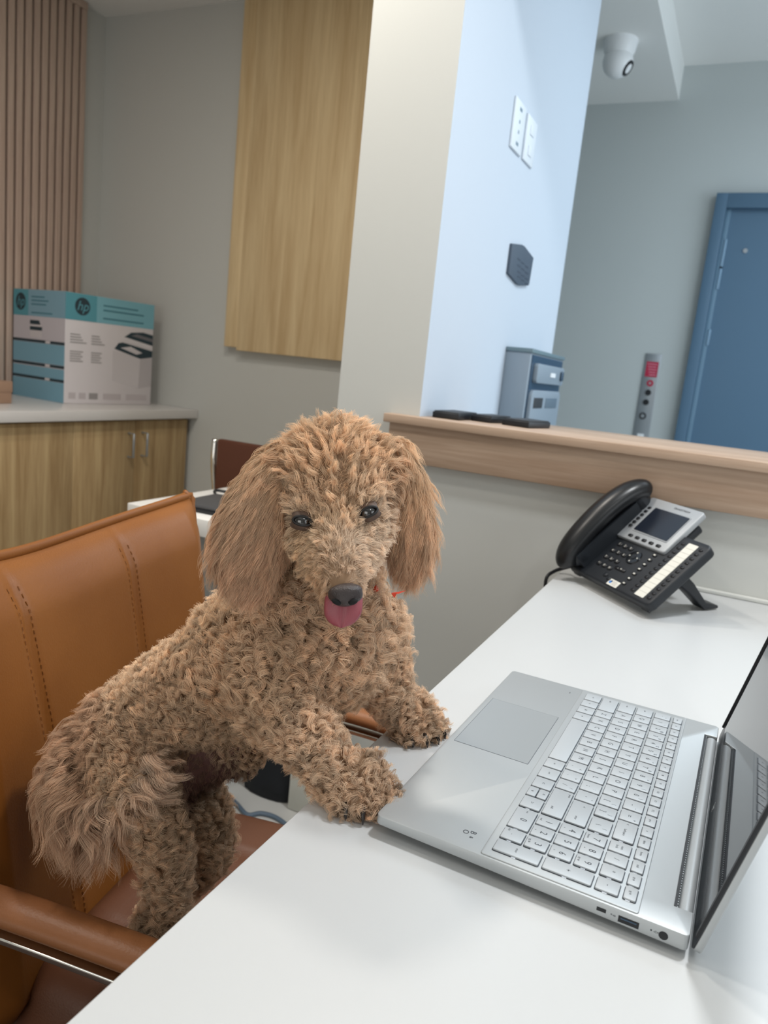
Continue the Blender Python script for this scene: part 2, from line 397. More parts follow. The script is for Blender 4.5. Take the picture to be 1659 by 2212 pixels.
sd('top_band', 0.0, DB, .315, .4145, mat('cyan_side', rgb(128, 166, 184), .6)); sd('logo_tile', .235, DB, .315, .4145, M_cyand, .0006)
for z0, z1 in ((.0, .075), (.085, .125), (.140, .215)): sd('band', 0, DB, z0, z1, mat('cyan_side2', rgb(124, 168, 188), .6))
for z0 in (.076, .128, .216): sd('dark_line', 0, DB, z0, z0 + .011, M_ink); sd('white_tick', .09, .12, z0 + .001, z0 + .010, M_boxw, .0006)
def logo(parent, cx, cz, R_, face):
    bm = bmesh.new()
    n = 28
    pts = [(cx + R_ * math.cos(2 * PI * k / n), cz + R_ * math.sin(2 * PI * k / n)) for k in range(n)]
    f = (lambda x, y, z: (x, -.0007 - z, y)) if face == 'f' else (lambda x, y, z: (-.0007 - z, x, y))
    prism(bm, pts, 0, .0004, f); o = ob('round_logo', bm, M_ink, parent)
    Mt = Matrix(((1, 0, 0, cx), (0, 0, -1, -.0013), (0, 1, 0, cz), (0, 0, 0, 1))) if face == 'f' else Matrix(((0, 0, -1, -.0013), (-1, 0, 0, cx), (0, 1, 0, cz), (0, 0, 0, 1)))
    text('logo_letters', 'hp', R_ * 1.55, M_cyand, parent, Mt, shear=.3)
logo(root, .072, .368, .033, 'f'); logo(root, .285, .368, .033, 's')
for k, (x1, z) in enumerate(((.33, .383), (.36, .365), (.36, .334))): fr('text_line', .165, x1, z - .003, z + .003, M_inkc, .0008)
for k, (x1, z) in enumerate(((.10, .388), (.075, .374), (.09, .360), (.05, .328))): sd('text_line', x1 + .03, .215, z - .0025, z + .0025, M_inkc, .0008)
for cx in (.022, .115):
    for z, l in ((.262, .045), (.252, .05), (.242, .058), (.232, .075)) + ((.198, .06), (.189, .05), (.180, .058), (.171, .05), (.162, .06)):
        fr('text_line', cx, cx + l * (.95 if cx < .1 else .8), z - .0022, z + .0022, M_inkl, .0006)
for x0, x1 in ((.02, .05), (.065, .095), (.11, .15), (.175, .26), (.285, .39)): fr('print_block', x0, x1, .018, .042, M_inkl if x0 in (.11,) else mat('pale_print', rgb(188, 180, 182), .7), .0006)
# printed picture of the printer
def poly(name, pts, m, d, face='f'):
    bm = bmesh.new(); f = (lambda x, y, z: (x, -.0003 - z, y)) if face == 'f' else (lambda x, y, z: (-.0003 - z, x, y))
    prism(bm, pts, 0, d, f); return ob(name, bm, m, root)
M_pic1 = mat('picture_white', rgb(204, 198, 200), .6); M_pic2 = mat('picture_shade', rgb(184, 178, 180), .6)
poly('printer_picture', [(.215, .095), (.345, .068), (.411, .078), (.411, .20), (.33, .195), (.215, .215)], M_pic1, .0003)
poly('printer_picture', [(.345, .068), (.411, .078), (.411, .20), (.35, .195)], M_pic2, .0005)
poly('printer_picture', [(.222, .222), (.24, .245), (.26, .25), (.411, .225), (.411, .200), (.35, .19)], M_ink, .0007)
poly('printer_picture', [(.25, .228), (.30, .236), (.36, .214), (.33, .206)], M_pic1, .0009)
poly('printer_picture', [(.268, .258), (.411, .232), (.411, .246), (.27, .272)], M_boxw, .0007)
poly('printer_picture', [(.268, .272), (.30, .292), (.36, .298), (.411, .290), (.411, .248)], M_ink, .0009)
poly('printer_picture', [(.33, .288), (.411, .275), (.411, .262), (.30, .280)], mat('picture_grey', rgb(110, 108, 112), .6), .0011)
poly('printer_picture', [(.145, .235), (.22, .235), (.22, .285), (.145, .285)], M_pic1, .0003, 's')
poly('printer_picture', [(.143, .262), (.222, .262), (.222, .276), (.143, .276)], M_ink, .0005, 's')
poly('printer_picture', [(.153, .284), (.222, .284), (.222, .300), (.163, .300)], M_ink, .0005, 's')
root = tag(empty('cardboard_box', (-2.42, 1.70, .8505), .12), 'brown cardboard box beside the printer carton', 'box')
boxo('carton', -.18, .12, -.2, .14, 0, .075, M_card, root, .002)
boxo('carton_lid', -.182, .122, -.202, .142, .038, .077, M_card, root, .002)

# ------------------------------------------------------------------ second desk, far chair
root = tag(empty('far_desk', (-1.225, 1.285, 0)), 'small white desk behind the dog against the partition', 'desk')
boxo('desk_top', 0, .382, 0, .47, .705, .745, M_desk2, root, .002)
boxo('side_panel', .10, .125, .02, .45, .001, .705, M_wall, root, .001)
root = tag(empty('black_laptop', (-1.12, 1.325, .7455), 0.05), 'closed black laptop lying on the small white desk', 'laptop')
boxo('laptop_base', 0, .28, 0, .155, .0, .010, M_black, root, .002)
boxo('laptop_lid', .001, .279, .001, .154, .0105, .017, mat('lid_grey', (.07, .07, .075), .5), root, .002)
bm = bmesh.new(); tube(bm, smoothpts([(-1.13, 1.49, .749), (-1.17, 1.535, .757), (-1.12, 1.56, .752), (-1.00, 1.58, .749)]), .004, 6)
tag(ob('laptop_cable', bm, M_black, smooth=True), 'black cable behind the closed black laptop', 'cable')
root = tag(empty('brown_office_chair', (-1.20, 2.02, 0)), 'dark brown leather office chair with chrome frame behind the small desk', 'chair')
boxo('backrest', -.215, .22, -.175, -.150, .45, .845, M_brownlea, root, .008, 3)
bm = bmesh.new(); tube(bm, smoothpts([(-.232, -.16, .842), (-.228, -.165, .76), (-.218, -.15, .62), (-.215, -.12, .47), (-.215, -.02, .43), (-.215, .2, .43)]), .009, 8); ob('chair_frame', bm, M_chrome, root, smooth=True)
bm = bmesh.new(); tube(bm, smoothpts([(.232, -.16, .842), (.228, -.165, .76), (.218, -.15, .62), (.215, -.12, .47), (.215, -.02, .43), (.215, .2, .43)]), .009, 8); ob('chair_frame', bm, M_chrome, root, smooth=True)
boxo('seat', -.215, .215, -.15, .26, .425, .46, M_brownlea, root, .01, 3)
bm = bmesh.new(); tube(bm, [(0, .05, .42), (0, .05, .07)], .025, 12); ob('column', bm, M_chrome, root, smooth='auto')
for k in range(5):
    a = 2 * PI * k / 5 + .3
    bm = bmesh.new(); tube(bm, [(0, .05, .085), (.24 * math.cos(a), .05 + .24 * math.sin(a), .055)], [.018, .011], 8); l = ob('base_leg', bm, M_chrome, root)
    bm = bmesh.new(); tube(bm, [(.24 * math.cos(a) - .012, .05 + .24 * math.sin(a), .0255), (.24 * math.cos(a) + .012, .05 + .24 * math.sin(a), .0255)], .025, 12); ob('caster', bm, M_black, l)

root = tag(empty('waste_bin', (-1.09, 1.165, 0)), 'black bin standing beside the small white desk', 'bin')
bm = bmesh.new(); tube(bm, [(0, 0, 0.001), (0, 0, .40), (0, 0, .50), (0, 0, .545)], [.085, .105, .10, .05], 24); ob('bin_body', bm, M_black, root, smooth='auto')
bm = bmesh.new(); tube(bm, [(0, 0, .50), (0, 0, .512)], [.104, .104], 24); ob('bin_rim', bm, M_dark, root, smooth='auto')

# drawer unit and black bag seen below the dog, cable on the floor
tag(boxo('chair_mat', -1.35, .35, -.6, .98, .0005, .003, mat('mat_brown', rgb(64, 52, 48), .5, spec=.3), bevel=.0005), 'dark brown floor mat lying under the tan chair', 'mat')
root = tag(empty('floor_plinth', (-.853, 1.484, 0)), 'low white box on the floor at the foot of the partition', 'box')
boxo('body', 0, .60, 0, .044, .001, .125, mat('plinth_white', rgb(205, 205, 196), .6), root, .003)
boxo('box_lid', -.004, .604, -.004, .045, .125, .137, M_wall, root, .002)
root = tag(empty('black_bag', (-.930, 1.508, 0.0), 0), 'black fabric bag sagging on the floor beside the white pedestal', 'bag')
bm = bmesh.new()
prof = [(.066, .0), (.070, .04), (.092, .15), (.120, .26), (.11, .36), (.06, .40)]
rings = []
for hx, z in prof:
    ring = [bm.verts.new((hx * math.cos(2 * PI * k / 20) * (1 + .05 * math.sin(3 * k)), .020 * math.sin(2 * PI * k / 20), .003 + z + .01 * math.sin(k * 2.1) * (z > 0))) for k in range(20)]
    rings.append(ring)
for i in range(len(rings) - 1):
    for k in range(20): bm.faces.new((rings[i][k], rings[i][(k + 1) % 20], rings[i + 1][(k + 1) % 20], rings[i + 1][k]))
bm.faces.new(rings[0][::-1]); bm.faces.new(rings[-1])
ob('bag_body', bm, mat('bag_black', (.010, .012, .016), .8), root, smooth=True)
bm = bmesh.new(); tube(bm, smoothpts([(-.08, 0, .39), (-.07, 0, .47), (0, 0, .50), (.07, 0, .47), (.08, 0, .39)]), .007, 6); ob('strap', bm, M_black, root, smooth=True)
bm = bmesh.new(); tube(bm, smoothpts([tuple(onz(500, 1725, .006)), tuple(onz(515, 1740, .006)), tuple(onz(535, 1760, .006)), tuple(onz(565, 1757, .006)), tuple(onz(600, 1768, .006)), tuple(onz(640, 1800, .006))]), .0055, 6)
tag(ob('floor_cable', bm, mat('cable_grey', rgb(96, 112, 128), .5), smooth=True), 'grey cable snaking across the floor under the dog', 'cable')

# ------------------------------------------------------------------ main desk
root = tag(empty('white_desk', (-.265, -.8, 0)), 'long white desk the dog puts its paws on', 'desk')
boxo('desk_top', 0, .98, 0, 2.330, .722, .750, M_desk, root, .0012)
boxo('modesty_panel', .86, .88, .05, 2.3, .001, .722, M_wall, root)
boxo('end_panel', .30, .86, .05, .075, .001, .722, M_wall, root)
boxo('end_panel', .30, .86, 2.26, 2.285, .001, .722, M_wall, root)
boxo('back_upstand', .0, .98, 2.316, 2.3305, .7505, .757, M_wall, root, .0008)

# ------------------------------------------------------------------ laptop
psi = math.radians(-91.264)
cx_, sx_ = math.cos(psi), math.sin(psi)
LM = Matrix(((cx_, -sx_, 0, -.193), (sx_, cx_, 0, .847), (0, 0, 1, .750), (0, 0, 0, 1)))
lap = tag(empty('laptop', mat=LM), 'open silver laptop with full keyboard on the white desk', 'laptop')
TOP = .0165
out = []
def arc(cx, cy, r, a0, n=6): return [(cx + r * math.cos(math.radians(a0 + 90 * k / n)), cy + r * math.sin(math.radians(a0 + 90 * k / n))) for k in range(n + 1)]
out += arc(.005, .005, .005, 180) + arc(.355, .005, .005, 270) + arc(.356, .2256, .004, 0) + [(.3335, .2296), (.3335, .2172), (.0293, .2172), (.0293, .2296)] + arc(.004, .2256, .004, 90)
bm = bmesh.new()
a = [bm.verts.new((x, y, .0092 - .004 * min(1, y / .2))) for x, y in out]; b = [bm.verts.new((x, y, TOP)) for x, y in out]
bm.faces.new(a[::-1]); bm.faces.new(b)
for i in range(len(out)): bm.faces.new((a[i], a[(i + 1) % len(out)], b[(i + 1) % len(out)], b[i]))
ob('base_shell', bm, M_alu, lap, bevel=.0007, seg=2, ang=60)
# underside tray and feet
boxo('hinge_well', .0295, .3333, .2130, .2296, .0045, .0110, M_dark, lap)
for y in (.02, .19): boxo('rubber_foot', .04, .32, y, y + .012, .0002, .0088 if y < .1 else .0050, M_dark, lap, .001)
bm = bmesh.new(); prism(bm, rrect(.0022, .3578, .0850, .1968, .002, 3), TOP - .0002, TOP + .0009); ob('keyboard_deck', bm, M_alu, lap, bevel=.0008, seg=3)
bm = bmesh.new(); prism(bm, rrect(.0928, .2092, .0060, .0785, .0006, 2), TOP - .0002, TOP + .00012); ob('trackpad_gap', bm, M_keydk, lap)
bm = bmesh.new(); prism(bm, rrect(.0932, .2088, .0064, .0781, .0006, 2), TOP - .0002, TOP + .0002); ob('trackpad', bm, M_pad, lap)
# grille: row of bright teeth in the recess wall
root = lap
bm = bmesh.new(); box(bm, .0295, .3333, .2165, .2190, .0085, TOP - .0002); gr = ob('vent_grille', bm, M_dark, lap)
bm = bmesh.new()
for k in range(96):
    x = .0318 + k * .00315; box(bm, x, x + .0014, .2184, .2196, .0125, TOP - .0011)
o = ob('vent_teeth', bm, M_alu, lap); o['kind'] = 'stuff'
# keys
def rot_text(s, x, y, size, key, sx=1.0, z=0.0):
    text('legend', s, size, M_leg, key, Matrix.Translation((x, y, z)), ext=.00003, sx=sx)
KZ = TOP + .0009
def key(x0, x1, y0, y1, legends):
    x0, x1, y0, y1 = [v / 1000 for v in (x0, x1, y0, y1)]
    cx, cy = (x0 + x1) / 2, (y0 + y1) / 2; hx, hy = (x1 - x0) / 2, (y1 - y0) / 2
    bm = bmesh.new(); prism(bm, rrect(-hx, hx, -hy, hy, .0012, 3), 0, .0015)
    k = ob('key', bm, M_key, lap, bevel=.0004, seg=2); k.location = (cx, cy, KZ + .0001)
    for (s, dx, dy, size, sx) in legends: rot_text(s, dx * hx, dy * hy, size, k, sx, .00152)
    KEY_RECTS.append((x0, x1, y0, y1))
KEY_RECTS = []
def L1(s, size=.0068): return [(s, 0, 0, size, .9)]
def L2(a, b): return [(a, 0, -.25, .0060, .9), (b, .4, .5, .0040, .9)]
r0 = (91.5, 108); r1 = (110, 126.3); r2 = (128.5, 144.8); r3 = (147.3, 163.2); r4 = (166, 181.6)
for x0, x1, s in ((12.5, 31, 'ctrl'), (33, 49.5, 'fn'), (51.5, 68.5, ''), (70.5, 87.5, 'alt'), (89.5, 187, ''), (189, 205.5, 'alt'), (207.5, 226, 'ctrl')):
    key(x0, x1, *r0, [(s, -.05, 0, .0026, 1)] if s else ([('#', 0, 0, .0045, 1)] if x0 == 51.5 else []))
key(228, 245.5, *r0, L1('<', .005))
key(247.3, 262, 91.5, 99.2, L1('v', .0045)); key(247.3, 262, 100.1, 108, L1('^', .0055)); key(264, 281.5, *r0, L1('>', .005))
key(284.3, 314.8, *r0, [('0', .1, .1, .0080, .9), ('ins', -.7, .1, .0026, 1)]); key(317, 332.5, *r0, [('.', 0, 0, .005, 1), ('del', -.6, -.55, .0026, 1)])
key(335.2, 350, 91.5, 125.6, [('enter', 0, -.05, .0028, .9)])
key(12.5, 48, *r1, [('shift', -.6, 0, .0026, 1)])
for i, s in enumerate('ZXCVBNM'): key(50 + 18.75 * i, 50 + 18.75 * i + 16.9, *r1, L1(s))
for i, (a_, b_) in enumerate(((',', '<'), ('.', '>'), ('/', '?'))): key(181.25 + 18.75 * i, 181.25 + 18.75 * i + 16.9, *r1, L2(a_, b_))
key(237.5, 281.3, *r1, [('shift', .45, -.3, .003, .9), ('pause', -.7, .75, .0026, .9)])
key(12.5, 37.5, *r2, [('caps', -.4, 0, .0026, 1)])
for i, s in enumerate('ASDFGHJKL'): key(39.5 + 18.75 * i, 39.5 + 18.75 * i + 16.9, *r2, L1(s))
key(208.25, 225.1, *r2, L2(';', ':')); key(227, 243.9, *r2, L2("'", '"')); key(245.8, 281.3, *r2, [('enter', .5, -.1, .003, .9), ('<', -.6, .2, .004, .8)])
key(12.5, 32.5, *r3, [('tab', -.3, 0, .0026, 1)])
for i, s in enumerate('QWERTYUIOP'): key(34.3 + 18.75 * i, 34.3 + 18.75 * i + 16.9, *r3, L1(s))
key(221.8, 238.7, *r3, L2('[', '{')); key(240.55, 257.4, *r3, L2(']', '}')); key(261.2, 281.3, *r3, L2('\\', '|'))
key(12.5, 27.5, *r4, L2('`', '~'))
for i, (a_, b_) in enumerate(zip('1234567890-=', '!@#$%^&*()_+')): key(29.4 + 18.65 * i, 29.4 + 18.65 * i + 16.8, *r4, [(a_, 0, -.1, .0066, .9), (b_, .6, .5, .0042, .9)])
key(253, 281.3, *r4, [('backspace', .15, -.05, .003, .85), ('<', -.75, .0, .0035, .8)])
NP = (284.5, 301, 317.6, 335.2); NW = 14.7
for row, ks in ((r1, (('1', 'end'), ('2', 'v'), ('3', 'pg dn'))), (r2, (('4', '<'), ('5', ''), ('6', '>'))), (r3, (('7', 'home'), ('8', '^'), ('9', 'pg up')))):
    for c, (a_, b_) in enumerate(ks): key(NP[c], NP[c] + NW, *row, [(a_, .1, .1, .0078, .9)] + ([(b_, -.05, -.68, .0027, .9)] if b_ else []))
key(NP[3], 350, 128.5, 163.2, [('+', 0, 0, .0055, 1)])
key(NP[0], NP[0] + NW, *r4, [('num', 0, .2, .003, .9), ('lock', 0, -.3, .003, .9)])
for c, s in ((1, '/'), (2, '*'), (3, '-')): key(NP[c], NP[c] + NW, *r4, L1(s, .0055))
FN = ['esc'] + ['f%d' % k for k in range(1, 13)] + ['prt sc', 'o', 'delete', 'home', 'end', 'pg up', 'pg dn']
for i, s in enumerate(FN): key(12.3 + 16.93 * i, 12.3 + 16.93 * i + 14.9, 185, 193.3, [(s, 0, -.05, .0030 if len(s) < 4 else .0027, .85 if len(s) < 5 else .72)])
# dark sheets put shade into the colour of the key gaps, and the white backlight that shows along their near edges
bm = bmesh.new()
for x0, x1, y0, y1 in KEY_RECTS: prism(bm, rrect(x0 - .0005, x1 + .0006, y0 - .0006, y1 + .0005, .0014, 3), KZ - .0002, KZ + .00005)
o = ob('key_gap_shade', bm, M_keydk, lap); o['kind'] = 'stuff'
bm = bmesh.new()
for x0, x1, y0, y1 in KEY_RECTS:
    if x0 > .25: c = (y0 + y1) / 2 - .001; box(bm, x1 + .0001, x1 + .0004, c - .0016, c + .0016, KZ, KZ + .0003)
    elif y0 > .18: c = (y0 + y1) / 2; box(bm, x1, x1 + .0003, c - .0008, c + .0008, KZ, KZ + .0003)
o = ob('key_backlight', bm, M_backl, lap); o['kind'] = 'stuff'
# marks on the palm rest
for s, x, y, sz in (('B', .3372, .0722, .0068), ('O', .3392, .0668, .0068), ('&', .3436, .0728, .0040)): text('speaker_mark', s, sz, M_leg, lap, Matrix.Translation((x, y, TOP + .00008)) @ Matrix.Rotation(0, 4, 'Z'))
text('palm_mark', 'i i i i', .002, M_keydk, lap, Matrix.Translation((.02, .0735, TOP + .00008)))
# ports on the right side: x = .36
def port(name, y0, y1, z0, z1, m, d=.0004): return boxo(name, .3596, .3600 + d, y0, y1, z0 + TOP, z1 + TOP, m, lap)
port('lock_slot', .1705, .1768, -.0066, -.0038, M_black, .0001)
u = port('usb_port', .1850, .1985, -.0088, -.0040, M_black, .0001)
boxo('usb_tongue', .3601, .3603, .1865, .197, TOP - .0062, TOP - .0052, M_greyd, u)
bm = bmesh.new(); tube(bm, [(.3597, .2140, TOP - .0062), (.36012, .2140, TOP - .0062)], .0030, 24); ob('power_jack', bm, M_black, lap)
bm = bmesh.new(); tube(bm, [(.3597, .2062, TOP - .0056), (.36012, .2062, TOP - .0056)], .0006, 10); ob('status_light', bm, M_black, lap)
Mside = lambda y, z: Matrix(((0, 0, 1, .36012), (1, 0, 0, y), (0, 1, 0, z + TOP), (0, 0, 0, 1)))
text('port_mark', '-C=', .0022, M_leg, lap, Mside(.2093, -.0058)); text('port_mark', '<-ss', .0022, M_leg, lap, Mside(.1815, -.0056))
# hinge bar and lid
bm = bmesh.new()
ring = [(.0046 * math.cos(a_), .0046 * math.sin(a_)) for a_ in [PI * k / 10 for k in range(11)]]
pts = [(.2245 + y * 1.15, .0105 + z) for y, z in ring] + [(.2192, .006), (.2298, .006)]
prism(bm, pts, .0315, .3318, lambda a_, b_, c_: (c_, a_, b_)); ob('hinge_bar', bm, M_alu, lap, smooth='auto')
dl = Vector((0, .2250, .9744)); nl = Vector((0, -.9744, .2250)); o0 = Vector((0, .2318, .0060))
def lid(x, v, w_): return tuple(o0 + Vector((x, 0, 0)) + dl * v + nl * w_)
bm = bmesh.new(); prism(bm, rrect(0, .36, 0, .232, .006, 5), -.0052, -.0006, lid); ob('lid_shell', bm, M_alu, lap, bevel=.0006)
bm = bmesh.new(); prism(bm, rrect(.0005, .3595, .0005, .2315, .006, 5), -.0006, .0004, lid); ob('bezel', bm, mat('bezel_black', (.018, .022, .028), .3), lap)
bm = bmesh.new(); prism(bm, rrect(.0045, .3555, .0175, .2270, .001, 2), .0004, .0006, lid); ob('screen', bm, M_glass, lap)
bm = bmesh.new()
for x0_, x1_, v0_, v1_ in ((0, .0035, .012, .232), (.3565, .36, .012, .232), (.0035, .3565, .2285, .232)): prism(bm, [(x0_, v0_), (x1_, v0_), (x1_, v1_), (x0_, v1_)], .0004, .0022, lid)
ob('gasket_reflection_rim', bm, M_black, lap)  # gasket raised above its real height to stand in for a dark reflection line
Mlid = Matrix(((1, 0, 0, .18), (0, dl.y, nl.y, o0.y + dl.y * .0112 + nl.y * .0006), (0, dl.z, nl.z, o0.z + dl.z * .0112 + nl.z * .0006), (0, 0, 0, 1)))
bm = bmesh.new(); ncirc = 24
vi = [bm.verts.new(Mlid @ Vector((.0040 * math.cos(2 * PI * k / ncirc), .0040 * math.sin(2 * PI * k / ncirc), 0))) for k in range(ncirc)]
vo = [bm.verts.new(Mlid @ Vector((.0046 * math.cos(2 * PI * k / ncirc), .0046 * math.sin(2 * PI * k / ncirc), 0))) for k in range(ncirc)]
for k in range(ncirc): bm.faces.new((vi[k], vi[(k + 1) % ncirc], vo[(k + 1) % ncirc], vo[k]))
ob('lid_logo_ring', bm, M_pad, lap); text('lid_logo', 'hp', .0062, M_pad, lap, Mlid, shear=.3)

# ------------------------------------------------------------------ desk phone
ps, th = math.radians(46.57), math.radians(43.5)
e = Vector((math.cos(ps), -math.sin(ps), 0)); v = Vector((math.sin(ps) * math.cos(th), math.cos(ps) * math.cos(th), math.sin(th))); n = e.cross(v)
OB = Vector((-.082, 1.240, .7735))
PM = Matrix(((e.x, v.x, n.x, OB.x), (e.y, v.y, n.y, OB.y), (e.z, v.z, n.z, OB.z), (0, 0, 0, 1)))
ph = tag(empty('desk_phone', mat=PM), 'black desk phone with silver screen surround near the wall', 'phone')
bm = bmesh.new(); prism(bm, rrect(-.244, 0, 0.0, .150, .012, 5), -.018, 0); ob('phone_body', bm, M_phdk, ph, bevel=.004, seg=3)
boxo('phone_back', -.235, -.07, .10, .185, -.022, -.006, M_phdk, ph, .004)
bm = bmesh.new(); prism(bm, rrect(-.2085, -.066, .0995, .2020, .006, 4), -.004, .006, lambda x, y, z: (x - (.010 if y > .15 else 0) * 0, y, z + .03 * (y - .10))); ob('display_plate', bm, M_phsil, ph, bevel=.0015)
def pz(y): return .006 + .03 * (y - .10)
bm = bmesh.new(); prism(bm, rrect(-.176, -.079, .120, .183, .002, 2), .0059, .0070, lambda x, y, z: (x, y, z + .03 * (y - .10))); ob('display_rim', bm, M_phsil, ph)
bm = bmesh.new(); prism(bm, rrect(-.173, -.081, .1225, .1805, .002, 2), .0068, .0078, lambda x, y, z: (x, y, z + .03 * (y - .10))); ob('display', bm, M_lcd, ph)
def pbtn(name, x, y, wx, wy, z, h, m, rr=None, parent=None):
    rr = rr or min(wx, wy) * .45
    bm = bmesh.new(); prism(bm, rrect(-wx / 2, wx / 2, -wy / 2, wy / 2, rr, 3), 0, h); o = ob(name, bm, m, ph, bevel=min(h * .3, .0006), seg=1); o.location = (x, y, z); return o
for k in range(6): pbtn('line_key', -.188, .128 + k * .0098, .009, .0062, pz(.15) + .0, .0018, M_black)
for k in range(5): pbtn('soft_key', -.166 + k * .0195, .1085, .012, .0062, .0060, .0018, M_black)
text('maker_name', 'GRANDSTREAM', .0058, M_dark, ph, Matrix.Translation((-.115, .1925, pz(.19) + .0003)))
for rr in range(4):
    for cc in range(3):
        s = ['1', '2', '3', '4', '5', '6', '7', '8', '9', '*', '0', '#'][rr * 3 + cc]
        x = -.176 + cc * .0165; y = .086 - rr * .0175
        k = pbtn('number_key', x, y, .0125, .0085, 0, .0022, M_black)
        text('digit', s, .0066, M_label, k, Matrix.Translation((0, .000, .0024)))
bm = bmesh.new()
tube(bm, [(-.118, .072, 0), (-.118, .072, .0025)], [.0155, .0145], 28); nav = ob('navigation_ring', bm, M_blackg, ph, smooth='auto')
bm = bmesh.new(); tube(bm, [(-.118, .072, .0025), (-.118, .072, .004)], [.0055, .005], 20); ob('select_key', bm, M_phdk, nav, smooth='auto')
for a_ in range(4):
    an = a_ * PI / 2; bm = bmesh.new(); tube(bm, [(-.118 + .0105 * math.cos(an), .072 + .0105 * math.sin(an), .0025), (-.118 + .0105 * math.cos(an), .072 + .0105 * math.sin(an), .0031)], .0013, 8); ob('nav_mark', bm, M_label, nav)
pbtn('volume_key', -.120, .040, .030, .0068, 0, .0022, M_black); text('volume_mark', '-  +', .008, M_label, ph, Matrix.Translation((-.120, .040, .0024)))
for k in range(7): 
    b_ = pbtn('function_key', -.083, .092 - k * .0122, .0095, .0068, 0, .002, M_black)
    bm = bmesh.new(); box(bm, -.0022, .0022, -.0012, .0012, .0020, .0023); ob('key_symbol', bm, M_label, b_)
for x, y in ((-.137, .018), (-.122, .014)): pbtn('round_key', x, y, .0105, .0082, 0, .002, M_phdk)
bm = bmesh.new(); prism(bm, rrect(-.118, -.090, .0035, .0165, .001, 2), 0, .0003); st = ob('sticker', bm, M_label, ph)
bm = bmesh.new(); tube(bm, [(-.1125, .0100, .0003), (-.1125, .0100, .0005)], .0033, 14); ob('sticker_emblem', bm, M_blue, st)
bm = bmesh.new(); tube(bm, [(-.1105, .0125, .0005), (-.1105, .0125, .0006)], .0019, 10); ob('sticker_emblem', bm, M_navy, st)
for k in range(4): boxo('sticker_line', -.107, -.094 - (k % 2) * .002, .0060 + k * .0024, .0066 + k * .0024, .0003, .0005, M_inkl, st)
bm = bmesh.new(); prism(bm, rrect(-.0455, -.0225, .010, .139, .001, 2), 0, .0006); lb = ob('label_strip', bm, M_label, ph)
for k in range(1, 12): boxo('label_divider', -.0455, -.0225, .010 + k * .01075 - .0003, .010 + k * .01075 + .0003, .0006, .0008, mat('divider', rgb(196, 194, 186), .6) if k == 1 else bpy.data.materials['divider'], lb)
for sx0 in (-.0555, -.0125):
    for k in range(12): pbtn('speed_key', sx0, .0155 + k * .01075, .0085, .0058, 0, .0014, M_black)
# handset: an arch with two cups along the left side
bm = bmesh.new()
path = [(-.224, .000, .012), (-.224, .006, .026), (-.223, .028, .038), (-.221, .075, .047), (-.219, .125, .050), (-.217, .165, .046), (-.216, .190, .036), (-.216, .200, .024)]
tube(bm, smoothpts(path, 6), [.014 + .0125 * math.sin(PI * min(1, max(0, (i + 2) / 46))) ** .4 for i in range(43)], 20, True, ((0, 0, 1), .78))
hs = ob('handset', bm, mat('handset_black', (.010, .011, .013), .32, spec=.45), ph, smooth=True)
for y, zt, rr in ((.024, .030, .024), (.178, .034, .024)):
    bm = bmesh.new(); tube(bm, [(-.219, y, .004), (-.219, y, .012), (-.219, y, zt)], [rr * .8, rr, rr * .95], 24); ob('handset_cup', bm, M_phdk, hs, smooth='auto')
bm = bmesh.new(); tube(bm, [(-.2345, .05, .001), (-.2345, .15, .001)], .006, 8); 
box(bm, -.243, -.197, .012, .165, -.001, .030); ob('cradle', bm, M_phdk, ph)
# stand: behind-right foot reaching the desk; world points
Pi = PM.inverted()
def L(p): return tuple(Pi @ Vector(p))
bm = bmesh.new()
top0 = PM @ Vector((-.045, .085, -.016)); top1 = PM @ Vector((-.20, .085, -.016))
def leg_stand(T, foot):
    T = Vector(T); foot = Vector(foot)
    wv = e * .016
    mid = Vector((foot.x * .72 + T.x * .28, foot.y * .72 + T.y * .28, .7585))
    pts = [(T, .020), (T * .45 + mid * .55 + Vector((0, 0, .004)), .016), (mid, .010), (foot + Vector((0, 0, .0045)), .004)]
    prev = None
    for p, hh in [(a2, b2 * 1.35) for a2, b2 in pts]:
        q = [bm.verts.new(L(p + wv * s + Vector((0, 0, hh * .5 * t)))) for s, t in ((-1, -1), (1, -1), (1, 1), (-1, 1))]
        if prev:
            for k in range(4): bm.faces.new((prev[k], prev[(k + 1) % 4], q[(k + 1) % 4], q[k]))
        else: bm.faces.new(q[::-1])
        prev = q
    bm.faces.new(prev)
leg_stand(top0, (.012, 1.418, .7505)); ob('stand_foot', bm, M_phdk, ph, bevel=.002)
bm = bmesh.new(); leg_stand(top1, tuple(Vector((.012, 1.418, .7505)) - e * .155 - Vector((0.0, .012, 0)))); ob('stand_foot', bm, M_phdk, ph, bevel=.002)
bm = bmesh.new(); q0 = PM @ Vector((-.235, .01, -.008)); tube(bm, [L(p) for p in smoothpts([tuple(q0), tuple(q0 + Vector((-.02, .02, -.012))), (-.272, 1.425, .7545), (-.281, 1.405, .742), (-.279, 1.41, .70)])], .0035, 8); ob('phone_cord', bm, M_black, ph, smooth=True)
for xx in (-.225, -.02):
    bm = bmesh.new(); box(bm, xx - .01, xx + .01, .001, .012, -.0215, -.0175); ob('front_foot', bm, M_dark, ph)

# ------------------------------------------------------------------ office chair the dog stands on
yaw = math.radians(10)
CM = Matrix(((math.cos(yaw), -math.sin(yaw), 0, -.383), (math.sin(yaw), math.cos(yaw), 0, .708), (0, 0, 1, .0035), (0, 0, 0, 1)))
ch = tag(empty('tan_office_chair', mat=CM), 'tan leather office chair with chrome arms that the dog stands on', 'chair')
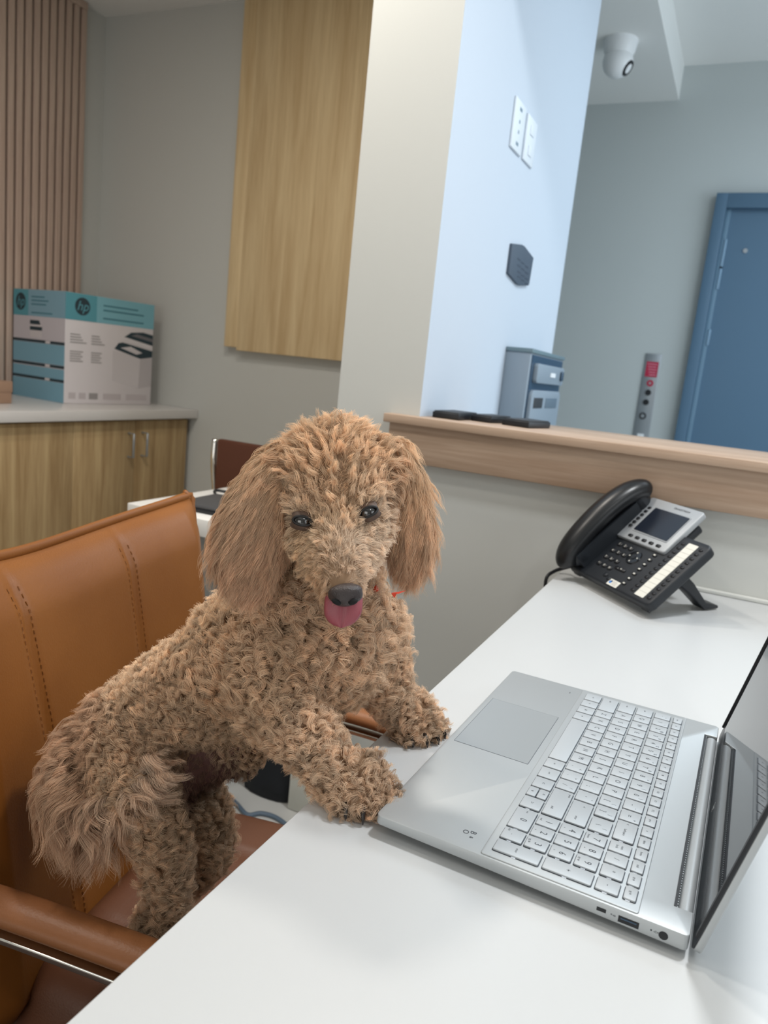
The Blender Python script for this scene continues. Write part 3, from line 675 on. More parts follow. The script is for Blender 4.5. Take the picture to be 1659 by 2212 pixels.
# backrest as a padded grid: local y lateral, z up
NY, NZ = 40, 30
def back_pt(a_, b_):   # a 0..1 lateral (near->far), b 0..1 bottom->top
    y = -.24 + .48 * a_
    ztop = .863 + .018 * abs(2 * a_ - 1) ** 2.4 - .004 * math.sin(a_ * PI * 2)
    z = .385 + (ztop - .385) * b_
    x = -.242 - .063 * b_ ** 1.3 - .018 * (1 - abs(2 * a_ - 1) ** 2)     # gently dished
    return x, y, z
def back_front(a_, b_):
    x, y, z = back_pt(a_, b_)
    d = min(a_, 1 - a_) * .48; h = (1 - b_) * .40; q = min(1, d / .035) ** .5 * min(1, (h + .0005) / .04) ** .5 * min(1, (b_ * .4 + .002) / .03) ** .5
    pad = .032 * q
    for s, k_ in ((.200, .11), (.62, .035)): # two sewn seams
        dy = abs(a_ - s - k_ * (1 - b_)) * .48
        pad -= .0045 * math.exp(-(dy / .006) ** 2) * min(1, h / .03)
    return x + pad, y, z
def back_rear(a_, b_):
    x, y, z = back_pt(a_, b_); d = min(a_, 1 - a_) * .48; q = min(1, d / .02) ** .5 * min(1, ((1 - b_) * .4 + .0005) / .02) ** .5
    return x - .022 * q, y, z
bm = bmesh.new()
NY, NZ = 110, 44
ga = [[bm.verts.new(back_front(i / NY, (j / NZ))) for j in range(NZ + 1)] for i in range(NY + 1)]
gb = [[bm.verts.new(back_rear(i / NY, (j / NZ))) for j in range(NZ + 1)] for i in range(NY + 1)]
for i in range(NY):
    for j in range(NZ):
        bm.faces.new((ga[i][j], ga[i + 1][j], ga[i + 1][j + 1], ga[i][j + 1])); bm.faces.new((gb[i][j + 1], gb[i + 1][j + 1], gb[i + 1][j], gb[i][j]))
for i in range(NY):
    bm.faces.new((ga[i][0], gb[i][0], gb[i + 1][0], ga[i + 1][0])); bm.faces.new((ga[i + 1][NZ], gb[i + 1][NZ], gb[i][NZ], ga[i][NZ]))
for j in range(NZ):
    bm.faces.new((ga[0][j + 1], gb[0][j + 1], gb[0][j], ga[0][j])); bm.faces.new((ga[NY][j], gb[NY][j], gb[NY][j + 1], ga[NY][j + 1]))
bk = ob('backrest', bm, M_lea, ch, smooth=True)
# sewn flange along top and far side
bm = bmesh.new()
pts = [back_pt(i / 40, 1.0) for i in range(41)]
pts = [(x - .002, y, z + .004) for x, y, z in pts]
side = [back_pt(1.0, 1 - j / 20) for j in range(1, 21)]; side0 = [back_pt(0.0, j / 20) for j in range(20)]
tube(bm, [(x, y - .003, z) for x, y, z in side0] + pts + [(x - .001, y + .003, z) for x, y, z in side], .0065, 8, True, ((1, 0, 0), .75)); ob('piping', bm, M_lea, bk, smooth=True)
# the folded far corner
bm = bmesh.new(); x, y, z = back_pt(1, 1)
tube(bm, [(x - .004, y - .012, z + .010), (x - .004, y + .004, z - .004), (x - .006, y + .010, z - .045), (x - .004, y + .006, z - .075)], [.004, .010, .009, .003], 10, True, ((1, 0, 0), .8)); ob('corner_fold', bm, M_lea, bk, smooth=True)
# stitches either side of the seams
bm = bmesh.new()
for s, k_ in ((.200, .11), (.62, .035)):
    for off in (-.0085, .0085):
        for k in range(58):
            b_ = .02 + .94 * k / 58
            a0 = s + k_ * (1 - b_) + off / .48
            p0 = Vector(back_front(a0, b_)); p1 = Vector(back_front(a0 + k_ * -.009, b_ + .009))
            tube(bm, [p0 + Vector((.0006, 0, 0)), p1 + Vector((.0006, 0, 0))], .0005, 4)
o = ob('stitching', bm, M_stitch, bk); o['kind'] = 'stuff'
# seat
bm = bmesh.new(); NS = 40
def seat_pt(u_, v_, top=True):
    x = -.250 + .485 * u_; y = (-.215 + .40 * v_) * (1 - .10 * abs(2 * u_ - 1) ** 3)
    ex_ = min(1, min(u_, 1 - u_) * .47 / .05); ey_ = min(1, min(v_, 1 - v_) * .45 / .05)
    q = (1 - (1 - ex_) ** 2) ** .5 * (1 - (1 - ey_) ** 2) ** .5
    cr = .035
    
    zt = .385 + .065 * q - .012 * math.exp(-((u_ - .5) ** 2 + (v_ - .5) ** 2) * 9)
    zt -= .03 * max(0, (u_ - .75) / .25) ** 2
    for s in (.28, .72): zt -= .004 * math.exp(-(((v_ - s) * .45) / .006) ** 2)
    return x, y, (zt if top else .370)
ga = [[bm.verts.new(seat_pt(i / NS, j / NS)) for j in range(NS + 1)] for i in range(NS + 1)]
gb = [[bm.verts.new(seat_pt(i / NS, j / NS, False)) for j in range(NS + 1)] for i in range(NS + 1)]
for i in range(NS):
    for j in range(NS):
        bm.faces.new((ga[i][j], ga[i + 1][j], ga[i + 1][j + 1], ga[i][j + 1])); bm.faces.new((gb[i][j + 1], gb[i + 1][j + 1], gb[i + 1][j], gb[i][j]))
for i in range(NS):
    bm.faces.new((gb[i][0], gb[i + 1][0], ga[i + 1][0], ga[i][0])); bm.faces.new((ga[i][NS], ga[i + 1][NS], gb[i + 1][NS], gb[i][NS]))
    bm.faces.new((ga[0][i], ga[0][i + 1], gb[0][i + 1], gb[0][i])); bm.faces.new((gb[NS][i], gb[NS][i + 1], ga[NS][i + 1], ga[NS][i]))
ob('seat', bm, M_leaseat, ch, smooth=True)
# arms: leather pad over a flat chrome loop
for s in (-1, 1):
    y = .262 * s
    pad = smoothpts([(-.285, y, .583), (-.20, y, .587), (-.05, y, .583), (.05, y * .99, .575), (.11, y * .975, .551), (.13, y * .965, .515)], 6)
    bm = bmesh.new(); tube(bm, pad, [.012] + [.0195] * (len(pad) - 2) + [.010], 14, True, ((0, 0, 1), .62)); a_ = ob('armrest', bm, M_leaarm, ch, smooth=True)
    loop = smoothpts([(-.262, y * .9, .36), (-.285, y, .50), (-.27, y, .562), (-.20, y, .567), (-.05, y, .562), (.06, y * .99, .553), (.115, y * .97, .53), (.13, y * .95, .47), (.10, y * .85, .375), (.02, y * .6, .355)], 6)
    bm = bmesh.new()
    prev = None
    for i, p in enumerate(loop):
        t = (loop[min(i + 1, len(loop) - 1)] - loop[max(i - 1, 0)]).normalized(); sd_ = Vector((0, 1, 0)); nn = t.cross(sd_).normalized()
        q = [bm.verts.new(p + sd_ * .016 * a2 + nn * .0035 * b2) for a2, b2 in ((-1, -1), (1, -1), (1, 1), (-1, 1))]
        if prev:
            for k in range(4): bm.faces.new((prev[k], prev[(k + 1) % 4], q[(k + 1) % 4], q[k]))
        else: bm.faces.new(q[::-1])
        prev = q
    bm.faces.new(prev); ob('arm_frame', bm, M_chrome, ch, bevel=.001, smooth='auto')
bm = bmesh.new(); box(bm, -.12, .12, -.16, .16, .345, .372); ob('seat_plate', bm, M_dark, ch, bevel=.004)
bm = bmesh.new(); tube(bm, [(-.02, 0, .35), (-.02, 0, .20), (-.02, 0, .20), (-.02, 0, .07)], [.03, .03, .022, .022], 16); ob('gas_column', bm, M_chrome, ch, smooth='auto')
bm = bmesh.new(); tube(bm, [(-.10, 0, .350), (-.30, 0, .340), (-.335, 0, .42), (-.345, 0, .60)], .011, 8); ob('back_bracket', bm, M_chrome, ch, smooth='auto')
for k in range(5):
    a_ = 2 * PI * k / 5 + .5; c_, s_ = math.cos(a_), math.sin(a_)
    bm = bmesh.new(); tube(bm, [(-.02 + .02 * c_, .02 * s_, .095), (-.02 + .29 * c_, .29 * s_, .062)], [.022, .013], 8, True, ((0, 0, 1), .7)); l = ob('base_leg', bm, M_chrome, ch, smooth='auto')
    bm = bmesh.new(); cxx, cyy = -.02 + .29 * c_, .29 * s_
    for q in (-1, 1): tube(bm, [(cxx - s_ * .012 * q, cyy + c_ * .012 * q, .0275), (cxx - s_ * .024 * q, cyy + c_ * .024 * q, .0275)], .027, 14)
    ob('caster', bm, M_black, l)

# ------------------------------------------------------------------ THE DOG
dog = tag(empty('dog', (-.45, .56, .45)), 'curly apricot poodle-cross dog standing on the chair, tongue out, front paws on the desk', 'dog')
Dinv = Matrix.Translation((.45, -.56, -.45))
def skin(name, col, rough=.6):
    return mat(name, col, rough, spec=.2, noise=.15, nscale=60)
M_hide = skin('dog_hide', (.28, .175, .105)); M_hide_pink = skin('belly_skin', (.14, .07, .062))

def blob(bm, p, r, sub=3, scale=None, rot=None):
    M_ = Matrix.Translation(p)
    if rot is not None: M_ = M_ @ rot
    if scale: M_ = M_ @ Matrix.Diagonal((*scale, 1))
    bmesh.ops.create_icosphere(bm, subdivisions=sub, radius=r, matrix=M_)
def limb(bm, chain):
    """chain of (point, radius): overlapping balls that the remesh fuses into one tapered limb"""
    for (p, r), (q, s) in zip(chain[:-1], chain[1:]):
        p, q = Vector(p), Vector(q); d = (q - p).length; k = max(1, int(d / (min(r, s) * .22)))
        for i in range(k + 1):
            t = i / k; blob(bm, p.lerp(q, t), r + (s - r) * t, 2)
def fuse(bm, name, vox=.0035, it=10, fac=.5):
    me = bpy.data.meshes.new(name); bm.to_mesh(me); bm.free()
    o = bpy.data.objects.new(name, me); COL.objects.link(o)
    m1 = o.modifiers.new('r', 'REMESH'); m1.mode = 'VOXEL'; m1.voxel_size = vox
    m2 = o.modifiers.new('s', 'SMOOTH'); m2.factor = fac; m2.iterations = it
    dg = bpy.context.evaluated_depsgraph_get(); m = bpy.data.meshes.new_from_object(o.evaluated_get(dg))
    bpy.data.objects.remove(o); bpy.data.meshes.remove(me); m.name = name; return m

PAWN = Vector((-.228, .521, .774)); PAWF = Vector((-.243, .660, .773))
bm = bmesh.new()
skull = at(724, 1058, .645)
# skull: wide, slightly flattened front to back
RH = Matrix((( CR[0], CU[0], -CF[0]), (CR[1], CU[1], -CF[1]), (CR[2], CU[2], -CF[2]))).to_4x4()
Rh = RH @ Matrix.Rotation(math.radians(6), 4, 'Z')
blob(bm, skull, .046, 4, (1.04, .98, 1.0), Rh)
blob(bm, at(722, 1012, .650), .041, 3)
blob(bm, at(668, 1030, .650), .034, 3); blob(bm, at(786, 1025, .652), .033, 3)
limb(bm, [(at(726, 1115, .624), .0285), (at(732, 1175, .600), .0215), (at(739, 1230, .583), .0180), (at(745, 1268, .572), .0140)])
limb(bm, [(at(668, 1140, .632), .024), (at(700, 1215, .606), .0145)]); limb(bm, [(at(786, 1125, .632), .024), (at(776, 1205, .604), .0135)])
limb(bm, [(at(715, 1215, .606), .020), (at(738, 1290, .592), .0115)])   # lower jaw
blob(bm, at(660, 1100, .611), .0125, 3); blob(bm, at(787, 1083, .611), .0125, 3)     # brows
limb(bm, [(at(705, 1130, .675), .046), (at(690, 1230, .690), .050), (at(680, 1350, .700), .060)])
limb(bm, [(at(690, 1350, .695), .058), (at(680, 1410, .700), .055), (at(610, 1440, .712), .062), (at(505, 1458, .735), .061), (at(395, 1508, .752), .054), (at(290, 1580, .765), .050)])
limb(bm, [(at(760, 1320, .690), .030), (at(765, 1410, .695), .028), (at(715, 1465, .695), .026)])
limb(bm, [(at(600, 1330, .715), .046), (at(520, 1375, .730), .044)])
# near foreleg
limb(bm, [(at(590, 1430, .685), .044), (at(610, 1500, .670), .038), (at(655, 1570, .650), .0265), (at(705, 1640, .632), .0195), (at(745, 1693, .620), .0180), (PAWN, .0190)])
# far foreleg
limb(bm, [(at(800, 1350, .715), .030), (at(815, 1420, .728), .026), (at(835, 1490, .738), .020), (at(868, 1540, .745), .0175), (PAWF, .0195)])
for base, d, sgn in ((PAWN, Vector((.62, -.78, 0)), 1), (PAWF, Vector((.86, -.50, 0)), 1)):
    side_ = Vector((-d.y, d.x, 0))
    for k, o_ in enumerate((-.020, -.007, .007, .020)):
        fw_ = .015 + (.006 if k in (1, 2) else 0)
        limb(bm, [(base + side_ * o_ * .7 + Vector((0, 0, -.008)), .011), (base + side_ * o_ + d * fw_ + Vector((0, 0, -.0145)), .0092)])
# hindquarters and hind legs
limb(bm, [(at(300, 1600, .750), .048), (at(305, 1690, .722), .040), (at(338, 1770, .708), .027), (at(355, 1850, .712), .019), (at(365, 1930, .72), .016), (Vector((-.440, .480, .470)), .015), (Vector((-.405, .482, .462)), .018)])
limb(bm, [(at(330, 1600, .790), .046), (at(400, 1690, .785), .032), (at(452, 1760, .775), .020), (at(458, 1840, .780), .0165), (Vector((-.50, .585, .475)), .015), (Vector((-.455, .59, .463)), .018)])
limb(bm, [(at(520, 1580, .745), .036), (at(440, 1620, .752), .036), (at(380, 1660, .752), .034)])
limb(bm, [(at(450, 1635, .752), .020), (at(500, 1655, .742), .013), (at(540, 1660, .738), .007)])
me = fuse(bm, 'body', .0036, 8)
me.transform(Dinv)
body = lk('body', me, [M_hide, M_hide_pink], dog, smooth=True)
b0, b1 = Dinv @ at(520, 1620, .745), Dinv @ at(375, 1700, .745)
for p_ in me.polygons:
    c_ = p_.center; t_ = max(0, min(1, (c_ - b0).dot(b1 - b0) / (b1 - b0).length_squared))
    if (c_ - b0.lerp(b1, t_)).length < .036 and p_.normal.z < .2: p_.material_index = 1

# ears: flat leather flaps under long hair
ears = []
for nm, ch_ in (('ear', [(at(618, 985, .640), .018), (at(578, 1040, .632), .023), (at(548, 1110, .624), .0265), (at(538, 1165, .618), .024), (at(540, 1195, .618), .016)]),
                ('ear', [(at(838, 975, .652), .016), (at(860, 1020, .652), .018), (at(876, 1090, .650), .018), (at(884, 1140, .648), .016), (at(886, 1165, .648), .011)])):
    bm = bmesh.new()
    for (p, r_), (q, s_) in zip(ch_[:-1], ch_[1:]):
        k = 6
        for i in range(k + 1):
            t = i / k; blob(bm, p.lerp(q, t), r_ + (s_ - r_) * t, 2, (.95, .95, .32), RH @ Matrix.Rotation(math.radians(-35 if px_side else 35), 4, 'Y') if False else RH)
    m_ = fuse(bm, nm, .003, 6); m_.transform(Dinv); ears.append(lk(nm, m_, M_hide, dog, smooth=True))

# tail
tc = [at(250, 1575, .765), at(198, 1592, .755), at(155, 1640, .738), at(145, 1695, .720), at(185, 1730, .704), at(248, 1718, .692), at(308, 1675, .688)]
bm = bmesh.new(); sp = smoothpts(tc, 4); limb(bm, [(p, .014 - .0085 * i / len(sp)) for i, p in enumerate(sp)])
m_ = fuse(bm, 'tail', .003, 4); m_.transform(Dinv); tail = lk('tail', m_, M_hide, dog, smooth=True)

# nose
M_nose = mat('nose_leather', (.045, .033, .032), .38, spec=.5, bump=.4, bscale=900)
bm = bmesh.new(); npos = at(746, 1283, .5575)
blob(bm, npos - Vector(CU) * .0015, .0112, 4, (1.02, .72, .85), Rh)
blob(bm, npos + Vector(CU) * .0022 - Vector(CF) * .0005, .0112, 4, (1.16, .52, .85), Rh)
for q in (-1, 1): blob(bm, npos + Vector(CR) * .0075 * q - Vector(CU) * .0004, .0058, 3)
m_ = fuse(bm, 'nose', .0012, 6); m_.transform(Dinv); nose = lk('nose', m_, M_nose, dog, smooth=True)
for s in (-1, 1):
    bm = bmesh.new(); p = npos + Vector(CR) * .0062 * s - Vector(CU) * .0050 - Vector(CF) * .0078
    blob(bm, Dinv @ p, .0034, 3, (1.1, .62, .6), RH @ Matrix.Rotation(math.radians(25 * s), 4, 'Z')); ob('nostril', bm, mat('nostril', (.002, .002, .002), .8), nose, smooth=True)
# tongue: curved slab with a centre groove
M_tng = mat('tongue', (.33, .075, .095), .42, spec=.5, subs=.25, bump=.15, bscale=1400)
bm = bmesh.new(); NA, NB = 18, 22
c0, c1_, c2 = at(744, 1272, .5720), at(742, 1300, .5640), at(738, 1356, .5680)
grid = {}
for side_ in (0, 1):
    for j in range(NB + 1):
        t = j / NB; c = c0 * (1 - t) ** 2 + c1_ * 2 * t * (1 - t) + c2 * t * t
        wd = .0140 * (1 - max(0, (t - .62) / .38) ** 2.6) ** .5 if t < 1 else 0.0008
        wd *= .92 + .12 * math.sin(t * PI)
        for i in range(NA + 1):
            a_ = i / NA * 2 - 1
            out_ = .0030 * (1 - a_ * a_) ** .5 - .0016 * math.exp(-(a_ / .09) ** 2) - .0015 * abs(a_) ** 2
            dd = -Vector(CF) * (out_ if side_ == 0 else -.0014 * (1 - a_ * a_) ** .5 - .0016 * abs(a_) ** 2)
            grid[side_, j, i] = bm.verts.new(Dinv @ (c + Vector(CR) * wd * a_ + dd))
for side_ in (0, 1):
    for j in range(NB):
        for i in range(NA): bm.faces.new((grid[side_, j, i], grid[side_, j, i + 1], grid[side_, j + 1, i + 1], grid[side_, j + 1, i]))
bmesh.ops.remove_doubles(bm, verts=bm.verts, dist=.0002)
ob('tongue', bm, M_tng, dog, smooth=True)
# eyes with dark rims
M_eye = mat('eye', (.012, .010, .010), .06, spec=.8, coat=1); M_rim = mat('eye_rim', (.010, .008, .008), .5)
M_iris = mat('iris', (.018, .014, .014), .10, spec=.6, coat=1); M_lidskin = mat('lid_skin', (.10, .06, .042), .6)
EYES = []
for px, py, t, tilt in ((653, 1126, .6000, -10), (796, 1107, .6000, 24)):
    c = at(px, py, t); EYES.append(c)
    bm = bmesh.new(); blob(bm, Dinv @ c, .0076, 4); ey = ob('eye', bm, M_eye, dog, smooth=True)
    toc = (Vector(CAM) - c).normalized(); gz = (toc * .55 + Vector(CR) * .35 - Vector(CU) * .42).normalized()
    bm = bmesh.new(); blob(bm, Dinv @ (c + gz * .0016), .0063, 3); ob('iris', bm, M_iris, ey, smooth=True)
    # lids: almond shaped ring
    bm = bmesh.new(); ring = []
    ct, st_ = math.cos(math.radians(tilt)), math.sin(math.radians(tilt))
    for k in range(25):
        an = 2 * PI * k / 24; x = .0076 * math.cos(an); y = .0040 * math.sin(an) * (1.0 if math.sin(an) > 0 else .8)
        zz = math.sqrt(max(0, .0084 ** 2 - (x * .9) ** 2 - y ** 2)) * .88
        q = c + Vector(CR) * (x * ct - y * st_) + Vector(CU) * (x * st_ + y * ct) + toc * zz
        ring.append(Dinv @ q)
    tube(bm, ring, .0011, 8); ob('eyelid', bm, M_rim, ey, smooth=True)
    # fleshy upper and lower lids: shell bands over the ball above and below the almond opening
    for up in (1, -1):
        bm = bmesh.new(); rows = []
        for j in range(5):
            row = []
            for k in range(17):
                an = PI * k / 16; x = .0078 * math.cos(an) * (1 + .05 * j); y = up * ((.0036 if up > 0 else .0032) * math.sin(an) + j * .0011)
                zz = math.sqrt(max(0, .0086 ** 2 - (x * .9) ** 2 - y ** 2)) * .9
                row.append(bm.verts.new(Dinv @ (c + Vector(CR) * (x * ct - y * st_) + Vector(CU) * (x * st_ + y * ct) + toc * zz)))
            rows.append(row)
        for j in range(4):
            for k in range(16): bm.faces.new((rows[j][k], rows[j][k + 1], rows[j + 1][k + 1], rows[j + 1][k]))
        ob('eyelid', bm, M_lidskin, ey, smooth=True)
# claws
M_claw = mat('claw', (.02, .014, .012), .3, spec=.5)
for base, d in ((PAWN, Vector((.62, -.78, 0))), (PAWF, Vector((.86, -.50, 0)))):
    side_ = Vector((-d.y, d.x, 0))
    for k, o_ in enumerate((-.020, -.007, .007, .020)):
        fw_ = .021 + (.006 if k in (1, 2) else 0)
        p = base + side_ * o_ + d * fw_; z0 = p.z
        bm = bmesh.new(); pts = [p + Vector((0, 0, -.0115)), p + d * .004 + Vector((0, 0, -.0130)), p + d * .0066 + Vector((0, 0, -.0172)), p + d * .0078 + Vector((0, 0, -.0218))]
        tube(bm, [Dinv @ q for q in pts], [.0024, .0024, .0017, .0005], 8); ob('claw', bm, M_claw, dog, smooth=True)
# red collar tag end showing under the ear
bm = bmesh.new()
col_ = mat('red_ribbon', rgb(225, 70, 40), .5)
p = [at(845, 1281, .618), at(858, 1281, .618), at(877, 1276, .620), at(860, 1283, .618), at(852, 1292, .618), at(845, 1282, .618)]
for tri in ((0, 2, 3), (5, 1, 4)):
    prism_v = [Dinv @ p[i] for i in tri]; dd = Vector(CF) * .0012
    a_ = [bm.verts.new(q) for q in prism_v]; b_ = [bm.verts.new(q + dd) for q in prism_v]
    bm.faces.new(a_); bm.faces.new(b_[::-1])
    for k in range(3): bm.faces.new((a_[k], b_[k], b_[(k + 1) % 3], a_[(k + 1) % 3]))
tube(bm, [Dinv @ q for q in smoothpts([at(640, 1280, .680), at(700, 1300, .675), at(780, 1285, .675), at(815, 1270, .67)])], .003, 6)
ob('collar', bm, col_, dog)

# ---------------------------------------------------------------- fur
def hairmat(name):
    m = bpy.data.materials.new(name); m.use_nodes = True; nt = m.node_tree; nt.nodes.remove(nt.nodes['Principled BSDF'])
    h = nt.nodes.new('ShaderNodeBsdfPrincipled'); h.inputs['Roughness'].default_value = .55; h.inputs['Specular IOR Level'].default_value = .35
    at_ = nt.nodes.new('ShaderNodeAttribute'); at_.attribute_name = 'tint'
    hi = nt.nodes.new('ShaderNodeHairInfo')
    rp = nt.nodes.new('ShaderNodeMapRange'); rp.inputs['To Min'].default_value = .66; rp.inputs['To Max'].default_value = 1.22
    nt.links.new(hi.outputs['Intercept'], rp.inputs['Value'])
    rr = nt.nodes.new('ShaderNodeMapRange'); rr.inputs['To Min'].default_value = .80; rr.inputs['To Max'].default_value = 1.20
    nt.links.new(hi.outputs['Random'], rr.inputs['Value'])
    mu = nt.nodes.new('ShaderNodeMath'); mu.operation = 'MULTIPLY'; nt.links.new(rp.outputs[0], mu.inputs[0]); nt.links.new(rr.outputs[0], mu.inputs[1])
    vm = nt.nodes.new('ShaderNodeVectorMath'); vm.operation = 'SCALE'; nt.links.new(at_.outputs['Color'], vm.inputs[0]); nt.links.new(mu.outputs[0], vm.inputs['Scale'])
    nt.links.new(vm.outputs[0], h.inputs['Base Color'])
    tr = nt.nodes.new('ShaderNodeBsdfTranslucent'); nt.links.new(vm.outputs[0], tr.inputs['Color'])
    ad = nt.nodes.new('ShaderNodeMixShader'); ad.inputs[0].default_value = .3; nt.links.new(h.outputs[0], ad.inputs[1]); nt.links.new(tr.outputs[0], ad.inputs[2])
    nt.links.new(ad.outputs[0], nt.nodes['Material Output'].inputs['Surface'])
    return m
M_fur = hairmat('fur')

def sample(me, n):
    """area-weighted random points and normals on a mesh"""
    me.calc_loop_triangles(); T = len(me.loop_triangles)
    tv = np.zeros(T * 3, int); me.loop_triangles.foreach_get('vertices', tv); tv = tv.reshape(-1, 3)
    co = np.zeros(len(me.vertices) * 3); me.vertices.foreach_get('co', co); co = co.reshape(-1, 3)
    vn = np.zeros(len(me.vertices) * 3, np.float32); me.vertex_normals.foreach_get('vector', vn); vn = vn.reshape(-1, 3)
    a, b, c = co[tv[:, 0]], co[tv[:, 1]], co[tv[:, 2]]
    ar = np.linalg.norm(np.cross(b - a, c - a), axis=1); cs = np.cumsum(ar); idx = np.searchsorted(cs, RNG.random(n) * cs[-1])
    r1, r2 = np.sqrt(RNG.random(n)), RNG.random(n)
    w0, w1, w2 = 1 - r1, r1 * (1 - r2), r1 * r2
    P = a[idx] * w0[:, None] + b[idx] * w1[:, None] + c[idx] * w2[:, None]
    N = vn[tv[idx, 0]] * w0[:, None] + vn[tv[idx, 1]] * w1[:, None] + vn[tv[idx, 2]] * w2[:, None]
    return P, N / (np.linalg.norm(N, axis=1)[:, None] + 1e-9)
def unit(v): return v / (np.linalg.norm(v, axis=-1, keepdims=True) + 1e-9)

def field(P, ctrl, sig=.022):
    """blend the settings of the control points by nearness: columns len, curl, freq, lay, fx, fy, fz, r, g, b, keep"""
    C_ = np.array([np.array(c[0]) for c in ctrl]); V = np.array([c[1] for c in ctrl])
    d2 = ((P[:, None, :] - C_[None]) ** 2).sum(2); d2 -= d2.min(1, keepdims=True)
    W_ = np.exp(-d2 / (2 * sig * sig)); W_ /= W_.sum(1, keepdims=True)
    return W_ @ V

def grow(name, parent, me, n, nclump, ctrl, pts=10, rad=.00016, sig=.022, jit=.35, avoid=(), seedlen=.25, wob=1.0, gather=.62, fuzz=.0006, stray=.28, coh=0):
    P, N = sample(me, n)
    off = np.array(Dinv.inverted().translation); 
    F = field(P + off, ctrl, sig)
    keep = (RNG.random(n) < F[:, 10])
    for c, rr in avoid: keep &= (((P + off) - np.array(c)) ** 2).sum(1) > rr * rr
    P, N, F = P[keep], N[keep], F[keep]; n = len(P)
    # clumps
    ci = RNG.choice(n, min(nclump, n), replace=False); kd = kdtree.KDTree(len(ci))
    for i, k in enumerate(ci): kd.insert(P[k], i)
    kd.balance(); own = np.array([kd.find(p)[1] for p in P]); K = ci[own]
    Lc = F[K, 0] * (1 + seedlen * (RNG.random(len(ci)) * 2 - 1))[own]
    L_ = Lc * (1 + .18 * (RNG.random(n) * 2 - 1))
    flow = unit(F[K, 4:7] + stray * RNG.normal(size=(len(ci), 3))[own]); lay = F[K, 3:4]
    Nk = N[K]
    tang = unit(flow - Nk * (flow * Nk).sum(1, keepdims=True) * .85)
    d0 = unit(Nk * (1 - lay * .75) + tang * lay); d1 = unit(Nk * (1 - lay) * .5 + flow * (.3 + lay))
    s = np.linspace(0, 1, pts)[None, :, None]
    ax = (d0[:, None] * s + (d1 - d0)[:, None] * s * s * .5) * L_[:, None, None]
    # curl frame
    dm = unit(d0 + d1); e1 = unit(np.cross(dm, Nk + .01)); e2 = np.cross(dm, e1)
    ph = (RNG.random(len(ci)) * 2 * PI)[own][:, None] + RNG.normal(size=n)[:, None] * jit
    if coh:                                                # long hair: neighbouring locks wave together
        pc = P[ci]; ph = (coh * (pc @ CR) + coh * .4 * (pc @ CU) + .6 * RNG.normal(size=len(ci)))[own][:, None] + RNG.normal(size=n)[:, None] * jit
    fr_ = F[K, 2:3] * (1 + .25 * (RNG.random(len(ci)) * 2 - 1))[own][:, None] * (1 if coh else np.where(RNG.random(len(ci)) < .5, -1, 1)[own][:, None])
    R_ = F[K, 1:2] * (1 + .4 * (RNG.random(len(ci)) * 2 - 1))[own][:, None]
    s1 = np.linspace(0, 1, pts)[None]
    amp = R_ * np.clip(s1 * 2.2, 0, 1) * wob
    ang = ph + fr_ * 2 * PI * s1
    cur = (amp * (np.cos(ang) - np.cos(ph)))[..., None] * e1[:, None] + (amp * (np.sin(ang) - np.sin(ph)))[..., None] * e2[:, None]
    conv = (P[K] - P)[:, None] * (s * gather)                    # roots spread, tips gather into a lock
    ran = RNG.normal(size=(n, 3))[:, None] * fuzz * s
    X = P[:, None] - N[:, None] * .0008 + ax + cur + conv + ran
    hc = bpy.data.hair_curves.new(name); hc.add_curves([pts] * n)
    hc.attributes['position'].data.foreach_set('vector', X.astype(np.float32).ravel())
    ra = hc.attributes.get('radius') or hc.attributes.new('radius', 'FLOAT', 'POINT')
    rv = rad * (1 - .75 * s1 ** 2) * np.ones((n, 1)) * (.8 + .4 * RNG.random((n, 1)))
    ra.data.foreach_set('value', rv.astype(np.float32).ravel())
    ti = hc.attributes.new('tint', 'FLOAT_COLOR', 'CURVE')
    ctint = (1 + .13 * RNG.normal(size=len(ci)))[own].clip(.55, 1.6)[:, None]
    cc = np.ones((n, 4)); cc[:, :3] = F[:, 7:10] * ctint; ti.data.foreach_set('color', cc.astype(np.float32).ravel())
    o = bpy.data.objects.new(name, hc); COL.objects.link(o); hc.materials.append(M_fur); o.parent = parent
    return o
DN = (0, 0, -1.0)
c_head = (.82, .59, .39); c_face = (.85, .65, .45); c_bridge = (.92, .75, .59); c_body = (.78, .58, .405); c_leg = (.86, .655, .475); c_back = (.88, .69, .50)
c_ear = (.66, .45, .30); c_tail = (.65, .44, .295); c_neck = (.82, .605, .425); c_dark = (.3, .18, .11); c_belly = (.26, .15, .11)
def cp(px, py, t, ln, curl, freq, lay, fl, c, keep=1.0): return (tuple(at(px, py, t)), (ln, curl, freq, lay, *fl, *c, keep))
R3, U3, F3 = CR, CU, CF
def fl(rx, uy, fz=0, g_=0): q = rx * R3 + uy * U3 + fz * F3 + np.array([0, 0, -g_]); return tuple(q / np.linalg.norm(q))
